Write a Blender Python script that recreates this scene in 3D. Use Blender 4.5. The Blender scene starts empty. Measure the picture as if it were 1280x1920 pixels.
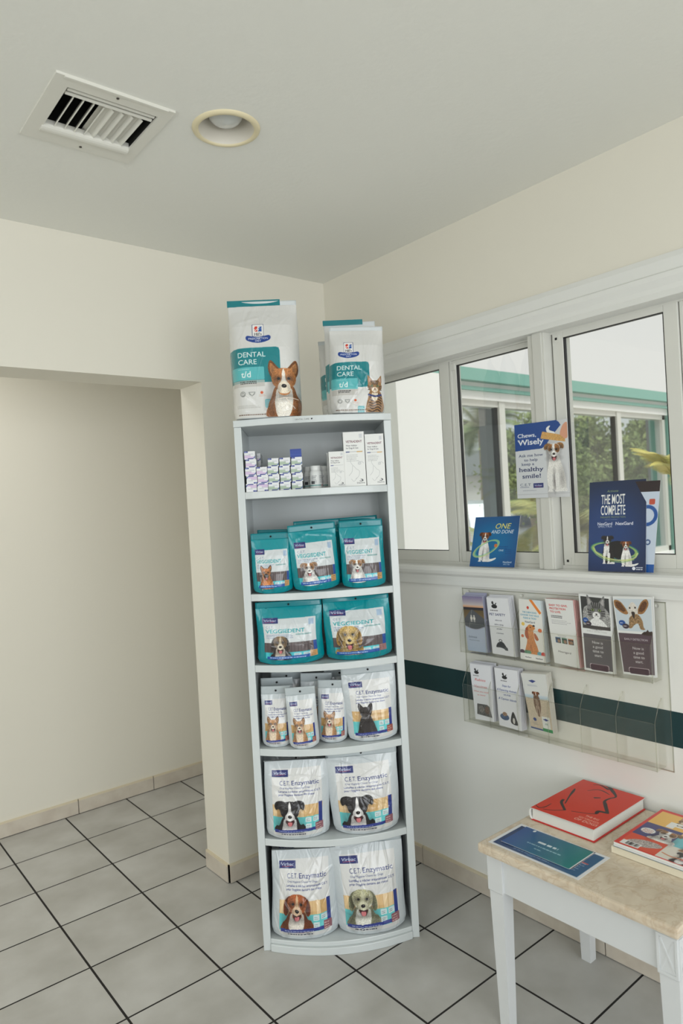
import bpy, bmesh, math, random
import numpy as np
from mathutils import Vector, Matrix

random.seed(7)
rng = np.random.default_rng(7)
PI = math.pi
scene = bpy.context.scene
COL = scene.collection

# ------------------------------------------------------------------ camera
CAM = Vector((-0.44145, -1.81302, 1.55997))
c_r = Vector((0.77295929, -0.63191353, -0.05673815))
c_u = Vector((0.04879256, -0.02995728, 0.99835958))
c_d = Vector((0.63257665, 0.77445971, -0.00767692))
cam = bpy.data.cameras.new('camera')
cam.sensor_fit = 'HORIZONTAL'
cam.sensor_width = 24.0
cam.lens = 24.0 * 1294.37 / 1280.0
cam.clip_start = 0.05
cam.clip_end = 200
cam.dof.use_dof = True
cam.dof.focus_distance = 2.4
cam.dof.aperture_fstop = 3.2
camo = bpy.data.objects.new('camera', cam)
COL.objects.link(camo)
m = Matrix.Identity(4)
for i in range(3):
    m[i][0] = c_r[i]; m[i][1] = c_u[i]; m[i][2] = -c_d[i]; m[i][3] = CAM[i]
camo.matrix_world = m
scene.camera = camo

# ------------------------------------------------------------------ world and light
scene.view_settings.view_transform = 'Standard'
scene.view_settings.look = 'None'
scene.view_settings.gamma = 1.0
scene.view_settings.use_curve_mapping = False
scene.view_settings.exposure = 0.0
world = bpy.data.worlds.new('sky')
scene.world = world
world.use_nodes = True
wn = world.node_tree
wn.nodes.clear()
wo = wn.nodes.new('ShaderNodeOutputWorld')
bg = wn.nodes.new('ShaderNodeBackground')
tc = wn.nodes.new('ShaderNodeTexCoord')
sep = wn.nodes.new('ShaderNodeSeparateXYZ')
rmp = wn.nodes.new('ShaderNodeValToRGB')
wn.links.new(tc.outputs['Generated'], sep.inputs[0])
wn.links.new(sep.outputs['Z'], rmp.inputs[0])
rmp.color_ramp.elements[0].position = 0.0
rmp.color_ramp.elements[0].color = (0.84, 0.815, 0.78, 1)
rmp.color_ramp.elements[1].position = 0.5
rmp.color_ramp.elements[1].color = (0.82, 0.81, 0.79, 1)
wn.links.new(rmp.outputs[0], bg.inputs[0])
bg.inputs[1].default_value = 1.0
wn.links.new(bg.outputs[0], wo.inputs[0])
scene.cycles.max_bounces = 10
scene.cycles.transparent_max_bounces = 24
scene.cycles.sample_clamp_indirect = 6.0


def area(name, loc, target, sx, sy, power, color):
    l = bpy.data.lights.new(name, 'AREA')
    l.shape = 'RECTANGLE'; l.size = sx; l.size_y = sy
    l.energy = power; l.color = color
    o = bpy.data.objects.new(name, l)
    COL.objects.link(o)
    o.location = loc
    o.rotation_euler = (Vector(target) - Vector(loc)).to_track_quat('-Z', 'Y').to_euler()
    return o


area('unseen_rear_fill', (-0.3, -4.6, 1.5), (0.4, 0, 1.35), 3.4, 2.0, 79, (0.935, 0.985, 1.025))  # added fill lamp behind the camera; no glazing is modelled there
area('unseen_left_fill', (-3.3, -1.4, 1.5), (0.5, 0, 1.3), 2.6, 1.8, 45, (0.935, 0.985, 1.025))  # added fill lamp in front of the solid left wall, brightens the room
area('added_passage_fill', (-0.9, 1.45, 2.60), (-0.9, 1.451, 0.0), 2.4, 0.5, 15, (1.0, 0.985, 0.95))  # added lamp hidden behind the header, brightens the passage
sun = bpy.data.lights.new('sun', 'SUN')
sun.energy = 2.6
sun.angle = math.radians(20)
sun.color = (1.0, 0.98, 0.94)
suno = bpy.data.objects.new('sun', sun)
COL.objects.link(suno)
suno.rotation_euler = Vector((0.15, 0.55, -1)).to_track_quat('-Z', 'Y').to_euler()


# ------------------------------------------------------------------ materials
def lin(c):
    out = []
    for v in c:
        v = v / 255.0
        out.append(v / 12.92 if v <= 0.04045 else ((v + 0.055) / 1.055) ** 2.4)
    return tuple(out)


def new_mat(name):
    mt = bpy.data.materials.new(name)
    mt.use_nodes = True
    nt = mt.node_tree
    return mt, nt, nt.nodes['Principled BSDF']


def mat(name, rgb, rough=0.5, metal=0.0, coat=0.0, bump=None, var=None):
    mt, nt, b = new_mat(name)
    c = lin(rgb)
    b.inputs['Base Color'].default_value = (*c, 1)
    b.inputs['Roughness'].default_value = rough
    b.inputs['Metallic'].default_value = metal
    b.inputs['Coat Weight'].default_value = coat
    tcn = nt.nodes.new('ShaderNodeTexCoord')
    if var:
        n = nt.nodes.new('ShaderNodeTexNoise')
        n.inputs['Scale'].default_value = var[0]
        n.inputs['Detail'].default_value = 4
        r = nt.nodes.new('ShaderNodeValToRGB')
        c2 = lin(var[1])
        r.color_ramp.elements[0].position = 0.35
        r.color_ramp.elements[1].position = 0.7
        r.color_ramp.elements[0].color = (*c, 1)
        r.color_ramp.elements[1].color = (*c2, 1)
        nt.links.new(tcn.outputs['Object'], n.inputs['Vector'])
        nt.links.new(n.outputs['Fac'], r.inputs[0])
        nt.links.new(r.outputs[0], b.inputs['Base Color'])
    if bump:
        n = nt.nodes.new('ShaderNodeTexNoise')
        n.inputs['Scale'].default_value = bump[0]
        n.inputs['Detail'].default_value = 3
        bn = nt.nodes.new('ShaderNodeBump')
        bn.inputs['Strength'].default_value = bump[1]
        bn.inputs['Distance'].default_value = bump[2]
        nt.links.new(tcn.outputs['Object'], n.inputs['Vector'])
        nt.links.new(n.outputs['Fac'], bn.inputs['Height'])
        nt.links.new(bn.outputs[0], b.inputs['Normal'])
    return mt


def print_mat(name, rough, coat, bump=None, spec=0.5):
    mt, nt, b = new_mat(name)
    a = nt.nodes.new('ShaderNodeAttribute')
    a.attribute_name = 'Col'
    nt.links.new(a.outputs['Color'], b.inputs['Base Color'])
    b.inputs['Roughness'].default_value = rough
    b.inputs['Coat Weight'].default_value = coat
    b.inputs['Coat Roughness'].default_value = 0.06
    b.inputs['Specular IOR Level'].default_value = spec
    if bump:
        tcn = nt.nodes.new('ShaderNodeTexCoord')
        n = nt.nodes.new('ShaderNodeTexNoise')
        n.inputs['Scale'].default_value = bump[0]
        n.inputs['Detail'].default_value = 5
        n.inputs['Distortion'].default_value = 1.2
        bn = nt.nodes.new('ShaderNodeBump')
        bn.inputs['Strength'].default_value = bump[1]
        bn.inputs['Distance'].default_value = bump[2]
        nt.links.new(tcn.outputs['Object'], n.inputs['Vector'])
        nt.links.new(n.outputs['Fac'], bn.inputs['Height'])
        nt.links.new(bn.outputs[0], b.inputs['Normal'])
    return mt


def clear_mat(name, tint, rough=0.02, refl=1.0, ior=1.45):
    mt = bpy.data.materials.new(name)
    mt.use_nodes = True
    nt = mt.node_tree
    nt.nodes.clear()
    o = nt.nodes.new('ShaderNodeOutputMaterial')
    t = nt.nodes.new('ShaderNodeBsdfTransparent')
    t.inputs[0].default_value = (*tint, 1)
    g = nt.nodes.new('ShaderNodeBsdfGlossy')
    g.inputs['Roughness'].default_value = rough
    g.inputs['Color'].default_value = (1, 1, 1, 1)
    f = nt.nodes.new('ShaderNodeFresnel')
    f.inputs['IOR'].default_value = ior
    mx = nt.nodes.new('ShaderNodeMixShader')
    mu = nt.nodes.new('ShaderNodeMath')
    mu.operation = 'MULTIPLY'
    mu.inputs[1].default_value = refl
    ge = nt.nodes.new('ShaderNodeNewGeometry')
    inv = nt.nodes.new('ShaderNodeMath'); inv.operation = 'SUBTRACT'; inv.inputs[0].default_value = 1.0
    nt.links.new(ge.outputs['Backfacing'], inv.inputs[1])
    m2 = nt.nodes.new('ShaderNodeMath'); m2.operation = 'MULTIPLY'
    nt.links.new(f.outputs[0], m2.inputs[0]); nt.links.new(inv.outputs[0], m2.inputs[1])
    nt.links.new(m2.outputs[0], mu.inputs[0])
    nt.links.new(mu.outputs[0], mx.inputs[0])
    nt.links.new(t.outputs[0], mx.inputs[1])
    nt.links.new(g.outputs[0], mx.inputs[2])
    nt.links.new(mx.outputs[0], o.inputs[0])
    return mt


def floor_mat():
    mt, nt, b = new_mat('ceramic_tile_floor')
    N, L = nt.nodes.new, nt.links.new
    tcn = N('ShaderNodeTexCoord')
    sp = N('ShaderNodeSeparateXYZ')
    L(tcn.outputs['Object'], sp.inputs[0])
    ed = []
    cells = []
    for ax, gw in (('X', 0.0038), ('Y', 0.0034)):
        d = N('ShaderNodeMath'); d.operation = 'DIVIDE'; d.inputs[1].default_value = 0.33
        L(sp.outputs[ax], d.inputs[0])
        fl = N('ShaderNodeMath'); fl.operation = 'ROUND'
        L(d.outputs[0], fl.inputs[0])
        s = N('ShaderNodeMath'); s.operation = 'SUBTRACT'
        L(d.outputs[0], s.inputs[0]); L(fl.outputs[0], s.inputs[1])
        ab = N('ShaderNodeMath'); ab.operation = 'ABSOLUTE'
        L(s.outputs[0], ab.inputs[0])
        lt = N('ShaderNodeMath'); lt.operation = 'LESS_THAN'; lt.inputs[1].default_value = gw / 0.33
        L(ab.outputs[0], lt.inputs[0])
        ed.append(lt)
        ff = N('ShaderNodeMath'); ff.operation = 'FLOOR'
        L(d.outputs[0], ff.inputs[0])
        cells.append(ff)
    mx = N('ShaderNodeMath'); mx.operation = 'MAXIMUM'
    L(ed[0].outputs[0], mx.inputs[0]); L(ed[1].outputs[0], mx.inputs[1])
    cv = N('ShaderNodeCombineXYZ')
    L(cells[0].outputs[0], cv.inputs[0]); L(cells[1].outputs[0], cv.inputs[1])
    wn_ = N('ShaderNodeTexWhiteNoise'); wn_.noise_dimensions = '3D'
    L(cv.outputs[0], wn_.inputs[0])
    nz = N('ShaderNodeTexNoise'); nz.inputs['Scale'].default_value = 5; nz.inputs['Detail'].default_value = 5
    va = N('ShaderNodeVectorMath'); va.operation = 'ADD'
    L(tcn.outputs['Object'], va.inputs[0]); L(wn_.outputs['Color'], va.inputs[1])
    L(va.outputs[0], nz.inputs['Vector'])
    r = N('ShaderNodeValToRGB')
    r.color_ramp.elements[0].position = 0.3
    r.color_ramp.elements[1].position = 0.72
    r.color_ramp.elements[0].color = (*lin((168, 166, 160)), 1)
    r.color_ramp.elements[1].color = (*lin((192, 191, 187)), 1)
    L(nz.outputs['Fac'], r.inputs[0])
    mc = N('ShaderNodeMix'); mc.data_type = 'RGBA'
    L(mx.outputs[0], mc.inputs[0]); L(r.outputs[0], mc.inputs[6])
    mc.inputs[7].default_value = (*lin((26, 22, 19)), 1)
    L(mc.outputs[2], b.inputs['Base Color'])
    mr = N('ShaderNodeMix'); mr.data_type = 'FLOAT'
    L(mx.outputs[0], mr.inputs[0]); mr.inputs[2].default_value = 0.34; mr.inputs[3].default_value = 0.9
    L(mr.outputs[0], b.inputs['Roughness'])
    bn = N('ShaderNodeBump'); bn.inputs['Strength'].default_value = 0.5; bn.inputs['Distance'].default_value = 0.002
    iv = N('ShaderNodeMath'); iv.operation = 'SUBTRACT'; iv.inputs[0].default_value = 1
    L(mx.outputs[0], iv.inputs[1]); L(iv.outputs[0], bn.inputs['Height'])
    L(bn.outputs[0], b.inputs['Normal'])
    return mt


def marble_mat():
    mt, nt, b = new_mat('beige_marble')
    N, L = nt.nodes.new, nt.links.new
    tcn = N('ShaderNodeTexCoord')
    n1 = N('ShaderNodeTexNoise'); n1.inputs['Scale'].default_value = 9; n1.inputs['Detail'].default_value = 8
    n1.inputs['Distortion'].default_value = 2.2
    L(tcn.outputs['Object'], n1.inputs['Vector'])
    r1 = N('ShaderNodeValToRGB')
    e = r1.color_ramp.elements
    e[0].position = 0.30; e[0].color = (*lin((200, 184, 162)), 1)
    e[1].position = 0.75; e[1].color = (*lin((222, 210, 190)), 1)
    x = e.new(0.52); x.color = (*lin((214, 200, 178)), 1)
    L(n1.outputs['Fac'], r1.inputs[0])
    n2 = N('ShaderNodeTexNoise'); n2.inputs['Scale'].default_value = 10; n2.inputs['Detail'].default_value = 6
    n2.inputs['Distortion'].default_value = 3.0
    L(tcn.outputs['Object'], n2.inputs['Vector'])
    a = N('ShaderNodeMath'); a.operation = 'SUBTRACT'; a.inputs[1].default_value = 0.5
    L(n2.outputs['Fac'], a.inputs[0])
    ab = N('ShaderNodeMath'); ab.operation = 'ABSOLUTE'; L(a.outputs[0], ab.inputs[0])
    r2 = N('ShaderNodeValToRGB')
    r2.color_ramp.elements[0].position = 0.0; r2.color_ramp.elements[0].color = (0.4, 0.4, 0.4, 1)
    r2.color_ramp.elements[1].position = 0.045; r2.color_ramp.elements[1].color = (0, 0, 0, 1)
    L(ab.outputs[0], r2.inputs[0])
    mc = N('ShaderNodeMix'); mc.data_type = 'RGBA'
    L(r2.outputs[0], mc.inputs[0]); L(r1.outputs[0], mc.inputs[6])
    mc.inputs[7].default_value = (*lin((184, 156, 126)), 1)
    n3 = N('ShaderNodeTexNoise'); n3.inputs['Scale'].default_value = 4.0; n3.inputs['Detail'].default_value = 3
    L(tcn.outputs['Object'], n3.inputs['Vector'])
    r3 = N('ShaderNodeValToRGB')
    r3.color_ramp.elements[0].position = 0.66; r3.color_ramp.elements[0].color = (0, 0, 0, 1)
    r3.color_ramp.elements[1].position = 0.78; r3.color_ramp.elements[1].color = (0.6, 0.6, 0.6, 1)
    L(n3.outputs['Fac'], r3.inputs[0])
    m2 = N('ShaderNodeMix'); m2.data_type = 'RGBA'
    L(r3.outputs[0], m2.inputs[0]); L(mc.outputs[2], m2.inputs[6])
    m2.inputs[7].default_value = (*lin((170, 120, 70)), 1)
    L(m2.outputs[2], b.inputs['Base Color'])
    b.inputs['Roughness'].default_value = 0.22
    b.inputs['Coat Weight'].default_value = 0.3
    return mt


M = {
    'wall': mat('cream_wall_paint', (223, 219, 206), 0.6, bump=(60, 0.05, 0.002)),
    'wallw': mat('off_white_wall_paint', (230, 230, 225), 0.6, bump=(60, 0.05, 0.002)),
    'ceil': mat('textured_ceiling_paint', (231, 231, 224), 0.75, bump=(55, 0.16, 0.004)),
    'trim': mat('glossy_white_trim', (222, 223, 219), 0.32),
    'alu': mat('white_aluminium_frame', (212, 212, 205), 0.38),
    'teal': mat('dark_teal_band_paint', (2, 50, 54), 0.6),
    'floor': floor_mat(),
    'marble': marble_mat(),
    'basetile': mat('beige_skirting_tile', (206, 198, 184), 0.3, var=(14, (194, 184, 170)), bump=(30, .1, .002)),
    'basecap': mat('cream_skirting_cap', (214, 203, 178), 0.45),
    'grout': mat('dark_grout', (40, 34, 30), 0.9),
    'shelf': mat('white_enamel_shelf', (203, 209, 209), 0.3, coat=0.2, bump=(40, 0.05, 0.001)),
    'black': mat('black_matte', (16, 16, 17), 0.6),
    'gasket': mat('black_rubber_gasket', (18, 18, 20), 0.5),
    'tablew': mat('white_lacquer_table', (212, 215, 216), 0.35),
    'paper': mat('white_paper', (232, 232, 228), 0.55),
    'paperedge': mat('paper_block_edge', (222, 222, 216), 0.7, bump=(300, 0.3, 0.001)),
    'cream': mat('cream_book_cover', (226, 218, 196), 0.5),
    'red': mat('red_book_cloth', (200, 34, 30), 0.4),
    'vent': mat('white_vent_metal', (220, 219, 210), 0.4),
    'ventdark': mat('dark_duct_interior', (26, 27, 24), 0.8),
    'lightring': mat('aged_cream_light_trim', (222, 211, 176), 0.45),
    'lightcone': mat('lamp_baffle_white', (222, 217, 205), 0.4),
    'mull': mat('grey_white_mullion', (204, 204, 197), 0.4),
    'bulb': mat('frosted_bulb_glass', (205, 208, 206), 0.18, coat=0.6),
    'screw': mat('dull_screw', (70, 66, 60), 0.4, 0.6),
    'film_white': mat('white_pouch_film', (206, 212, 214), 0.26, coat=0.5, bump=(28, 0.35, 0.004)),
    'film_grey': mat('silver_grey_pouch_film', (178, 187, 190), 0.24, coat=0.5, bump=(28, 0.4, 0.004)),
    'film_teal': mat('teal_pouch_film', (0, 126, 136), 0.28, coat=0.3, bump=(28, 0.4, 0.004)),
    'film_teald': mat('deep_teal_seal', (0, 118, 126), 0.3, coat=0.2, bump=(40, 0.3, 0.003)),
    'print_film': print_mat('printed_glossy_film', 0.2, 0.55, (17, 0.55, 0.006), 0.35),
    'print_card': print_mat('printed_card', 0.42, 0.12),
    'print_gloss': print_mat('printed_gloss_paper', 0.3, 0.3),
    'bottle': mat('white_plastic_bottle', (222, 224, 222), 0.3),
    'glass': clear_mat('window_glass', (0.95, 0.97, 0.965), 0.0, 2.4, 1.5),
    'wglass': clear_mat('tinted_wing_glass', (0.84, 0.88, 0.89), 0.0, 1.1, 1.5),
    'acrylic': clear_mat('clear_acrylic', (0.985, 0.985, 0.975), 0.05, 1.3, 1.49),
    'acryledge': clear_mat('clear_acrylic_edge', (0.90, 0.90, 0.86), 0.12, 2.6, 1.55),
    'stucco': mat('white_stucco', (240, 240, 238), 0.8, bump=(25, 0.1, 0.01)),
    'tealtrim': mat('sea_green_exterior_trim', (120, 172, 160), 0.5),
    'concrete': mat('pale_paving', (196, 192, 186), 0.9, var=(0.8, (176, 172, 168))),
    'bark': mat('palm_trunk_bark', (150, 132, 110), 0.9, var=(6, (178, 160, 134))),
    'leaf': mat('palm_leaf', (96, 118, 72), 0.5, var=(3, (156, 168, 110))),
    'leafy': mat('yellow_palm_leaf', (214, 200, 120), 0.5, var=(5, (150, 160, 84))),
    'bush': mat('tree_foliage', (98, 118, 62), 0.7, var=(2.5, (172, 182, 110))),
    'carw': mat('white_car_paint', (226, 228, 230), 0.25, coat=0.8),
    'cars': mat('silver_car_paint', (150, 154, 160), 0.25, 0.5, coat=0.8),
    'carglass': mat('car_window_glass', (92, 100, 116), 0.1, coat=0.5),
    'tail': mat('red_tail_light', (214, 40, 44), 0.2, coat=0.5),
    'tyre': mat('tyre_rubber', (30, 30, 32), 0.8),
    'housep': mat('pale_house_wall', (214, 208, 200), 0.8),
    'roofg': mat('grey_roof', (120, 122, 120), 0.8),
    'curtain': mat('grey_inner_post', (110, 116, 116), 0.7),
}


# ------------------------------------------------------------------ object helpers
def obj(name, bm, material, parent=None, smooth=False):
    me = bpy.data.meshes.new(name)
    bm.normal_update()
    bm.to_mesh(me); bm.free()
    mats = material if isinstance(material, (list, tuple)) else [material]
    for x in mats:
        me.materials.append(x)
    if smooth:
        me.polygons.foreach_set('use_smooth', [True] * len(me.polygons))
    o = bpy.data.objects.new(name, me)
    COL.objects.link(o)
    if parent: o.parent = parent
    return o


def tag(o, label=None, cat=None, group=None, kind=None):
    if label: o['label'] = label
    if cat: o['category'] = cat
    if group: o['group'] = group
    if kind: o['kind'] = kind
    return o


def thing(name, label, cat, loc=(0, 0, 0), rotz=0, group=None):
    o = bpy.data.objects.new(name, None)
    COL.objects.link(o)
    o.empty_display_size = 0.05
    o.location = loc
    o.rotation_euler = (0, 0, rotz)
    return tag(o, label, cat, group)


def struct(name, bm, m_, parent=None, smooth=False):
    o = obj(name, bm, m_, parent, smooth)
    if parent is None: o['kind'] = 'structure'
    return o


def copy_tree(o, parent=None):
    c = o.copy(); COL.objects.link(c); c.parent = parent
    for ch in list(o.children): copy_tree(ch, c)
    return c


def B():
    return bmesh.new()


def box(bm, x0, x1, y0, y1, z0, z1, mi=0, bev=0.0):
    x0, x1 = min(x0, x1), max(x0, x1); y0, y1 = min(y0, y1), max(y0, y1); z0, z1 = min(z0, z1), max(z0, z1)
    P = [(x0, y0, z0), (x1, y0, z0), (x1, y1, z0), (x0, y1, z0), (x0, y0, z1), (x1, y0, z1), (x1, y1, z1), (x0, y1, z1)]
    v = [bm.verts.new(p) for p in P]
    F = [(0, 3, 2, 1), (4, 5, 6, 7), (0, 1, 5, 4), (1, 2, 6, 5), (2, 3, 7, 6), (3, 0, 4, 7)]
    fs = [bm.faces.new([v[i] for i in f]) for f in F]
    for f in fs: f.material_index = mi
    if bev:
        es = list({e for f in fs for e in f.edges})
        r = bmesh.ops.bevel(bm, geom=es, offset=bev, segments=2, profile=0.6, affect='EDGES')
        for f in r['faces']: f.material_index = mi
    return bm


def prism(bm, pts, z0, z1, mi=0):
    """polygon in xy extruded in z"""
    n = len(pts)
    a = [bm.verts.new((x, y, z0)) for x, y in pts]
    b = [bm.verts.new((x, y, z1)) for x, y in pts]
    fs = [bm.faces.new(a[::-1]), bm.faces.new(b)]
    for i in range(n):
        fs.append(bm.faces.new([a[i], a[(i + 1) % n], b[(i + 1) % n], b[i]]))
    for f in fs: f.material_index = mi
    bmesh.ops.recalc_face_normals(bm, faces=fs)
    return bm


def extr(bm, prof, ax, t0, t1, mi=0):
    """closed profile [(p,q)] extruded along ax ('x': profile is y,z ; 'y': profile is x,z)"""
    def P(p, q, t): return (t, p, q) if ax == 'x' else (p, t, q)
    n = len(prof)
    a = [bm.verts.new(P(p, q, t0)) for p, q in prof]
    b = [bm.verts.new(P(p, q, t1)) for p, q in prof]
    fs = [bm.faces.new(a[::-1]), bm.faces.new(b)]
    for i in range(n):
        fs.append(bm.faces.new([a[i], a[(i + 1) % n], b[(i + 1) % n], b[i]]))
    for f in fs: f.material_index = mi
    bmesh.ops.recalc_face_normals(bm, faces=fs)
    return bm


def lathe(bm, prof, cx=0, cy=0, n=32, mi=0):
    """prof [(r,z)]"""
    rings = []
    for r, z in prof:
        rings.append([bm.verts.new((cx + r * math.cos(2 * PI * k / n), cy + r * math.sin(2 * PI * k / n), z)) for k in range(n)])
    for a, b in zip(rings, rings[1:]):
        for k in range(n):
            f = bm.faces.new([a[k], a[(k + 1) % n], b[(k + 1) % n], b[k]])
            f.material_index = mi; f.smooth = True
    return rings


def tube(bm, pts, rad, n=8, mi=0):
    pts = [Vector(p) for p in pts]
    rads = rad if isinstance(rad, (list, tuple)) else [rad] * len(pts)
    rings = []
    for i, p in enumerate(pts):
        d = (pts[min(i + 1, len(pts) - 1)] - pts[max(i - 1, 0)]).normalized()
        a = Vector((0, 0, 1)) if abs(d.z) < 0.9 else Vector((1, 0, 0))
        u = d.cross(a).normalized(); w = d.cross(u)
        rings.append([bm.verts.new(p + u * rads[i] * math.cos(2 * PI * k / n) + w * rads[i] * math.sin(2 * PI * k / n)) for k in range(n)])
    for a, b in zip(rings, rings[1:]):
        for k in range(n):
            f = bm.faces.new([a[k], a[(k + 1) % n], b[(k + 1) % n], b[k]]); f.material_index = mi; f.smooth = True
    for r in (rings[0], rings[-1][::-1]):
        f = bm.faces.new(r); f.material_index = mi
    return bm


# ------------------------------------------------------------------ print canvas: artwork rasterised into vertex colours
_tc = {}


def text_tris(s, bold, shear):
    key = (s, bold, shear)
    if key in _tc: return _tc[key]
    cu = bpy.data.curves.new('lettering', 'FONT')
    cu.body = s; cu.size = 1.0; cu.offset = bold; cu.shear = shear; cu.resolution_u = 3
    ob = bpy.data.objects.new('lettering', cu)
    me = ob.to_mesh()
    me.calc_loop_triangles()
    nv = len(me.vertices)
    co = np.zeros(nv * 3); me.vertices.foreach_get('co', co)
    co = co.reshape(-1, 3)[:, :2]
    t = np.zeros(len(me.loop_triangles) * 3, dtype=np.int32); me.loop_triangles.foreach_get('vertices', t)
    ob.to_mesh_clear()
    bpy.data.objects.remove(ob); bpy.data.curves.remove(cu)
    _tc[key] = (co[t].reshape(-1, 3, 2) if nv else np.zeros((0, 3, 2)))
    return _tc[key]


def sm(pts, k=5, closed=True):
    P = np.array(pts, float); n = len(P); out = []
    rngi = range(n) if closed else range(n - 1)
    for i in rngi:
        if closed:
            a, b, c, d = P[i - 1], P[i], P[(i + 1) % n], P[(i + 2) % n]
        else:
            a, b, c, d = P[max(i - 1, 0)], P[i], P[i + 1], P[min(i + 2, n - 1)]
        for j in range(k):
            t = j / k
            out.append(0.5 * ((2 * b) + (-a + c) * t + (2 * a - 5 * b + 4 * c - d) * t * t + (-a + 3 * b - 3 * c + d) * t ** 3))
    if not closed: out.append(P[-1])
    return np.array(out)


class Canvas:
    """w,h in mm; ppm = vertices per mm (raster is 2x that)"""

    def __init__(s, w, h, ppm, bg_):
        s.w, s.h = w, h
        s.nu, s.nv = max(int(w * ppm), 6), max(int(h * ppm), 6)
        s.W, s.H = s.nu * 2, s.nv * 2
        s.kx, s.ky = s.W / w, s.H / h
        s.a = np.empty((s.H, s.W, 3), np.float32)
        s.a[:] = np.array(bg_, np.float32) / 255
        s.X, s.Y = np.meshgrid((np.arange(s.W) + .5) / s.kx, (np.arange(s.H) + .5) / s.ky)
        s.fur = None

    def noise(s):
        if s.fur is None:
            n = rng.random((s.H, s.W)).astype(np.float32)
            for ax, k in ((0, 3), (1, 1)):
                for _ in range(k):
                    n = (n + np.roll(n, 1, ax)) / 2
            n = (n - n.mean()) / (n.std() + 1e-6)
            s.fur = n
        return s.fur

    def _apply(s, mask, sl, col, al=1.0, nz=0.0):
        c = np.array(col, np.float32) / 255
        reg = s.a[sl]
        m_ = (mask * al)[..., None]
        cc = np.broadcast_to(c, reg.shape)
        if nz: cc = np.clip(cc * (1 + nz * s.noise()[sl][..., None]), 0, 1)
        s.a[sl] = reg * (1 - m_) + cc * m_

    def _sl(s, x0, x1, y0, y1):
        i0 = int(max(0, math.floor(x0 * s.kx) - 1)); i1 = int(min(s.W, math.ceil(x1 * s.kx) + 1))
        j0 = int(max(0, math.floor(y0 * s.ky) - 1)); j1 = int(min(s.H, math.ceil(y1 * s.ky) + 1))
        if i1 <= i0 or j1 <= j0: return None
        return (slice(j0, j1), slice(i0, i1))

    def poly(s, pts, col, al=1.0, nz=0.0):
        P = np.array(pts, float)
        sl = s._sl(P[:, 0].min(), P[:, 0].max(), P[:, 1].min(), P[:, 1].max())
        if sl is None: return
        X, Y = s.X[sl], s.Y[sl]
        ins = np.zeros(X.shape, bool)
        n = len(P)
        for i in range(n):
            x0, y0 = P[i]; x1, y1 = P[(i + 1) % n]
            if y0 == y1: continue
            cnd = (Y < y0) != (Y < y1)
            ins ^= cnd & (X < x0 + (Y - y0) * (x1 - x0) / (y1 - y0))
        s._apply(ins.astype(np.float32), sl, col, al, nz)

    def rect(s, x0, y0, x1, y1, col, al=1.0, nz=0.0):
        sl = s._sl(x0, x1, y0, y1)
        if sl is None: return
        X, Y = s.X[sl], s.Y[sl]
        s._apply(((X >= x0) & (X <= x1) & (Y >= y0) & (Y <= y1)).astype(np.float32), sl, col, al, nz)

    def rrect(s, x0, y0, x1, y1, r, col, al=1.0):
        p = []
        for cx, cy, a0 in ((x1 - r, y1 - r, 0), (x0 + r, y1 - r, 90), (x0 + r, y0 + r, 180), (x1 - r, y0 + r, 270)):
            for k in range(5):
                a = math.radians(a0 + k * 22.5); p.append((cx + r * math.cos(a), cy + r * math.sin(a)))
        s.poly(p, col, al)

    def ell(s, cx, cy, rx, ry, col, al=1.0, nz=0.0, soft=0.0):
        sl = s._sl(cx - rx * (1 + soft), cx + rx * (1 + soft), cy - ry * (1 + soft), cy + ry * (1 + soft))
        if sl is None: return
        d = np.sqrt(((s.X[sl] - cx) / rx) ** 2 + ((s.Y[sl] - cy) / ry) ** 2)
        m_ = (d <= 1).astype(np.float32) if not soft else np.clip((1 + soft - d) / (2 * soft), 0, 1).astype(np.float32)
        s._apply(m_, sl, col, al, nz)

    def ring(s, cx, cy, rx, ry, wd, col, al=1.0, rot=0.0):
        sl = s._sl(cx - max(rx, ry) * 1.2, cx + max(rx, ry) * 1.2, cy - max(rx, ry) * 1.2, cy + max(rx, ry) * 1.2)
        if sl is None: return
        ca, sa = math.cos(rot), math.sin(rot)
        X, Y = s.X[sl] - cx, s.Y[sl] - cy
        u, v = X * ca + Y * sa, -X * sa + Y * ca
        d = np.sqrt((u / rx) ** 2 + (v / ry) ** 2)
        s._apply((np.abs(d - 1) < wd).astype(np.float32), sl, col, al)

    def stroke(s, pts, w, col, al=1.0, smooth=True):
        P = sm(pts, 6, False) if (smooth and len(pts) > 2) else np.array(pts, float)
        ws = np.interp(np.linspace(0, 1, len(P)), np.linspace(0, 1, len(w)), w) if isinstance(w, (list, tuple)) else np.full(len(P), w)
        mw = ws.max()
        sl = s._sl(P[:, 0].min() - mw, P[:, 0].max() + mw, P[:, 1].min() - mw, P[:, 1].max() + mw)
        if sl is None: return
        X, Y = s.X[sl], s.Y[sl]
        m_ = np.zeros(X.shape, bool)
        for i in range(len(P) - 1):
            a, b = P[i], P[i + 1]; d = b - a; L2 = max(d @ d, 1e-9)
            t = np.clip(((X - a[0]) * d[0] + (Y - a[1]) * d[1]) / L2, 0, 1)
            ww = ws[i] + (ws[i + 1] - ws[i]) * t
            m_ |= (X - a[0] - t * d[0]) ** 2 + (Y - a[1] - t * d[1]) ** 2 <= (ww / 2) ** 2
        s._apply(m_.astype(np.float32), sl, col, al)

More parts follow.
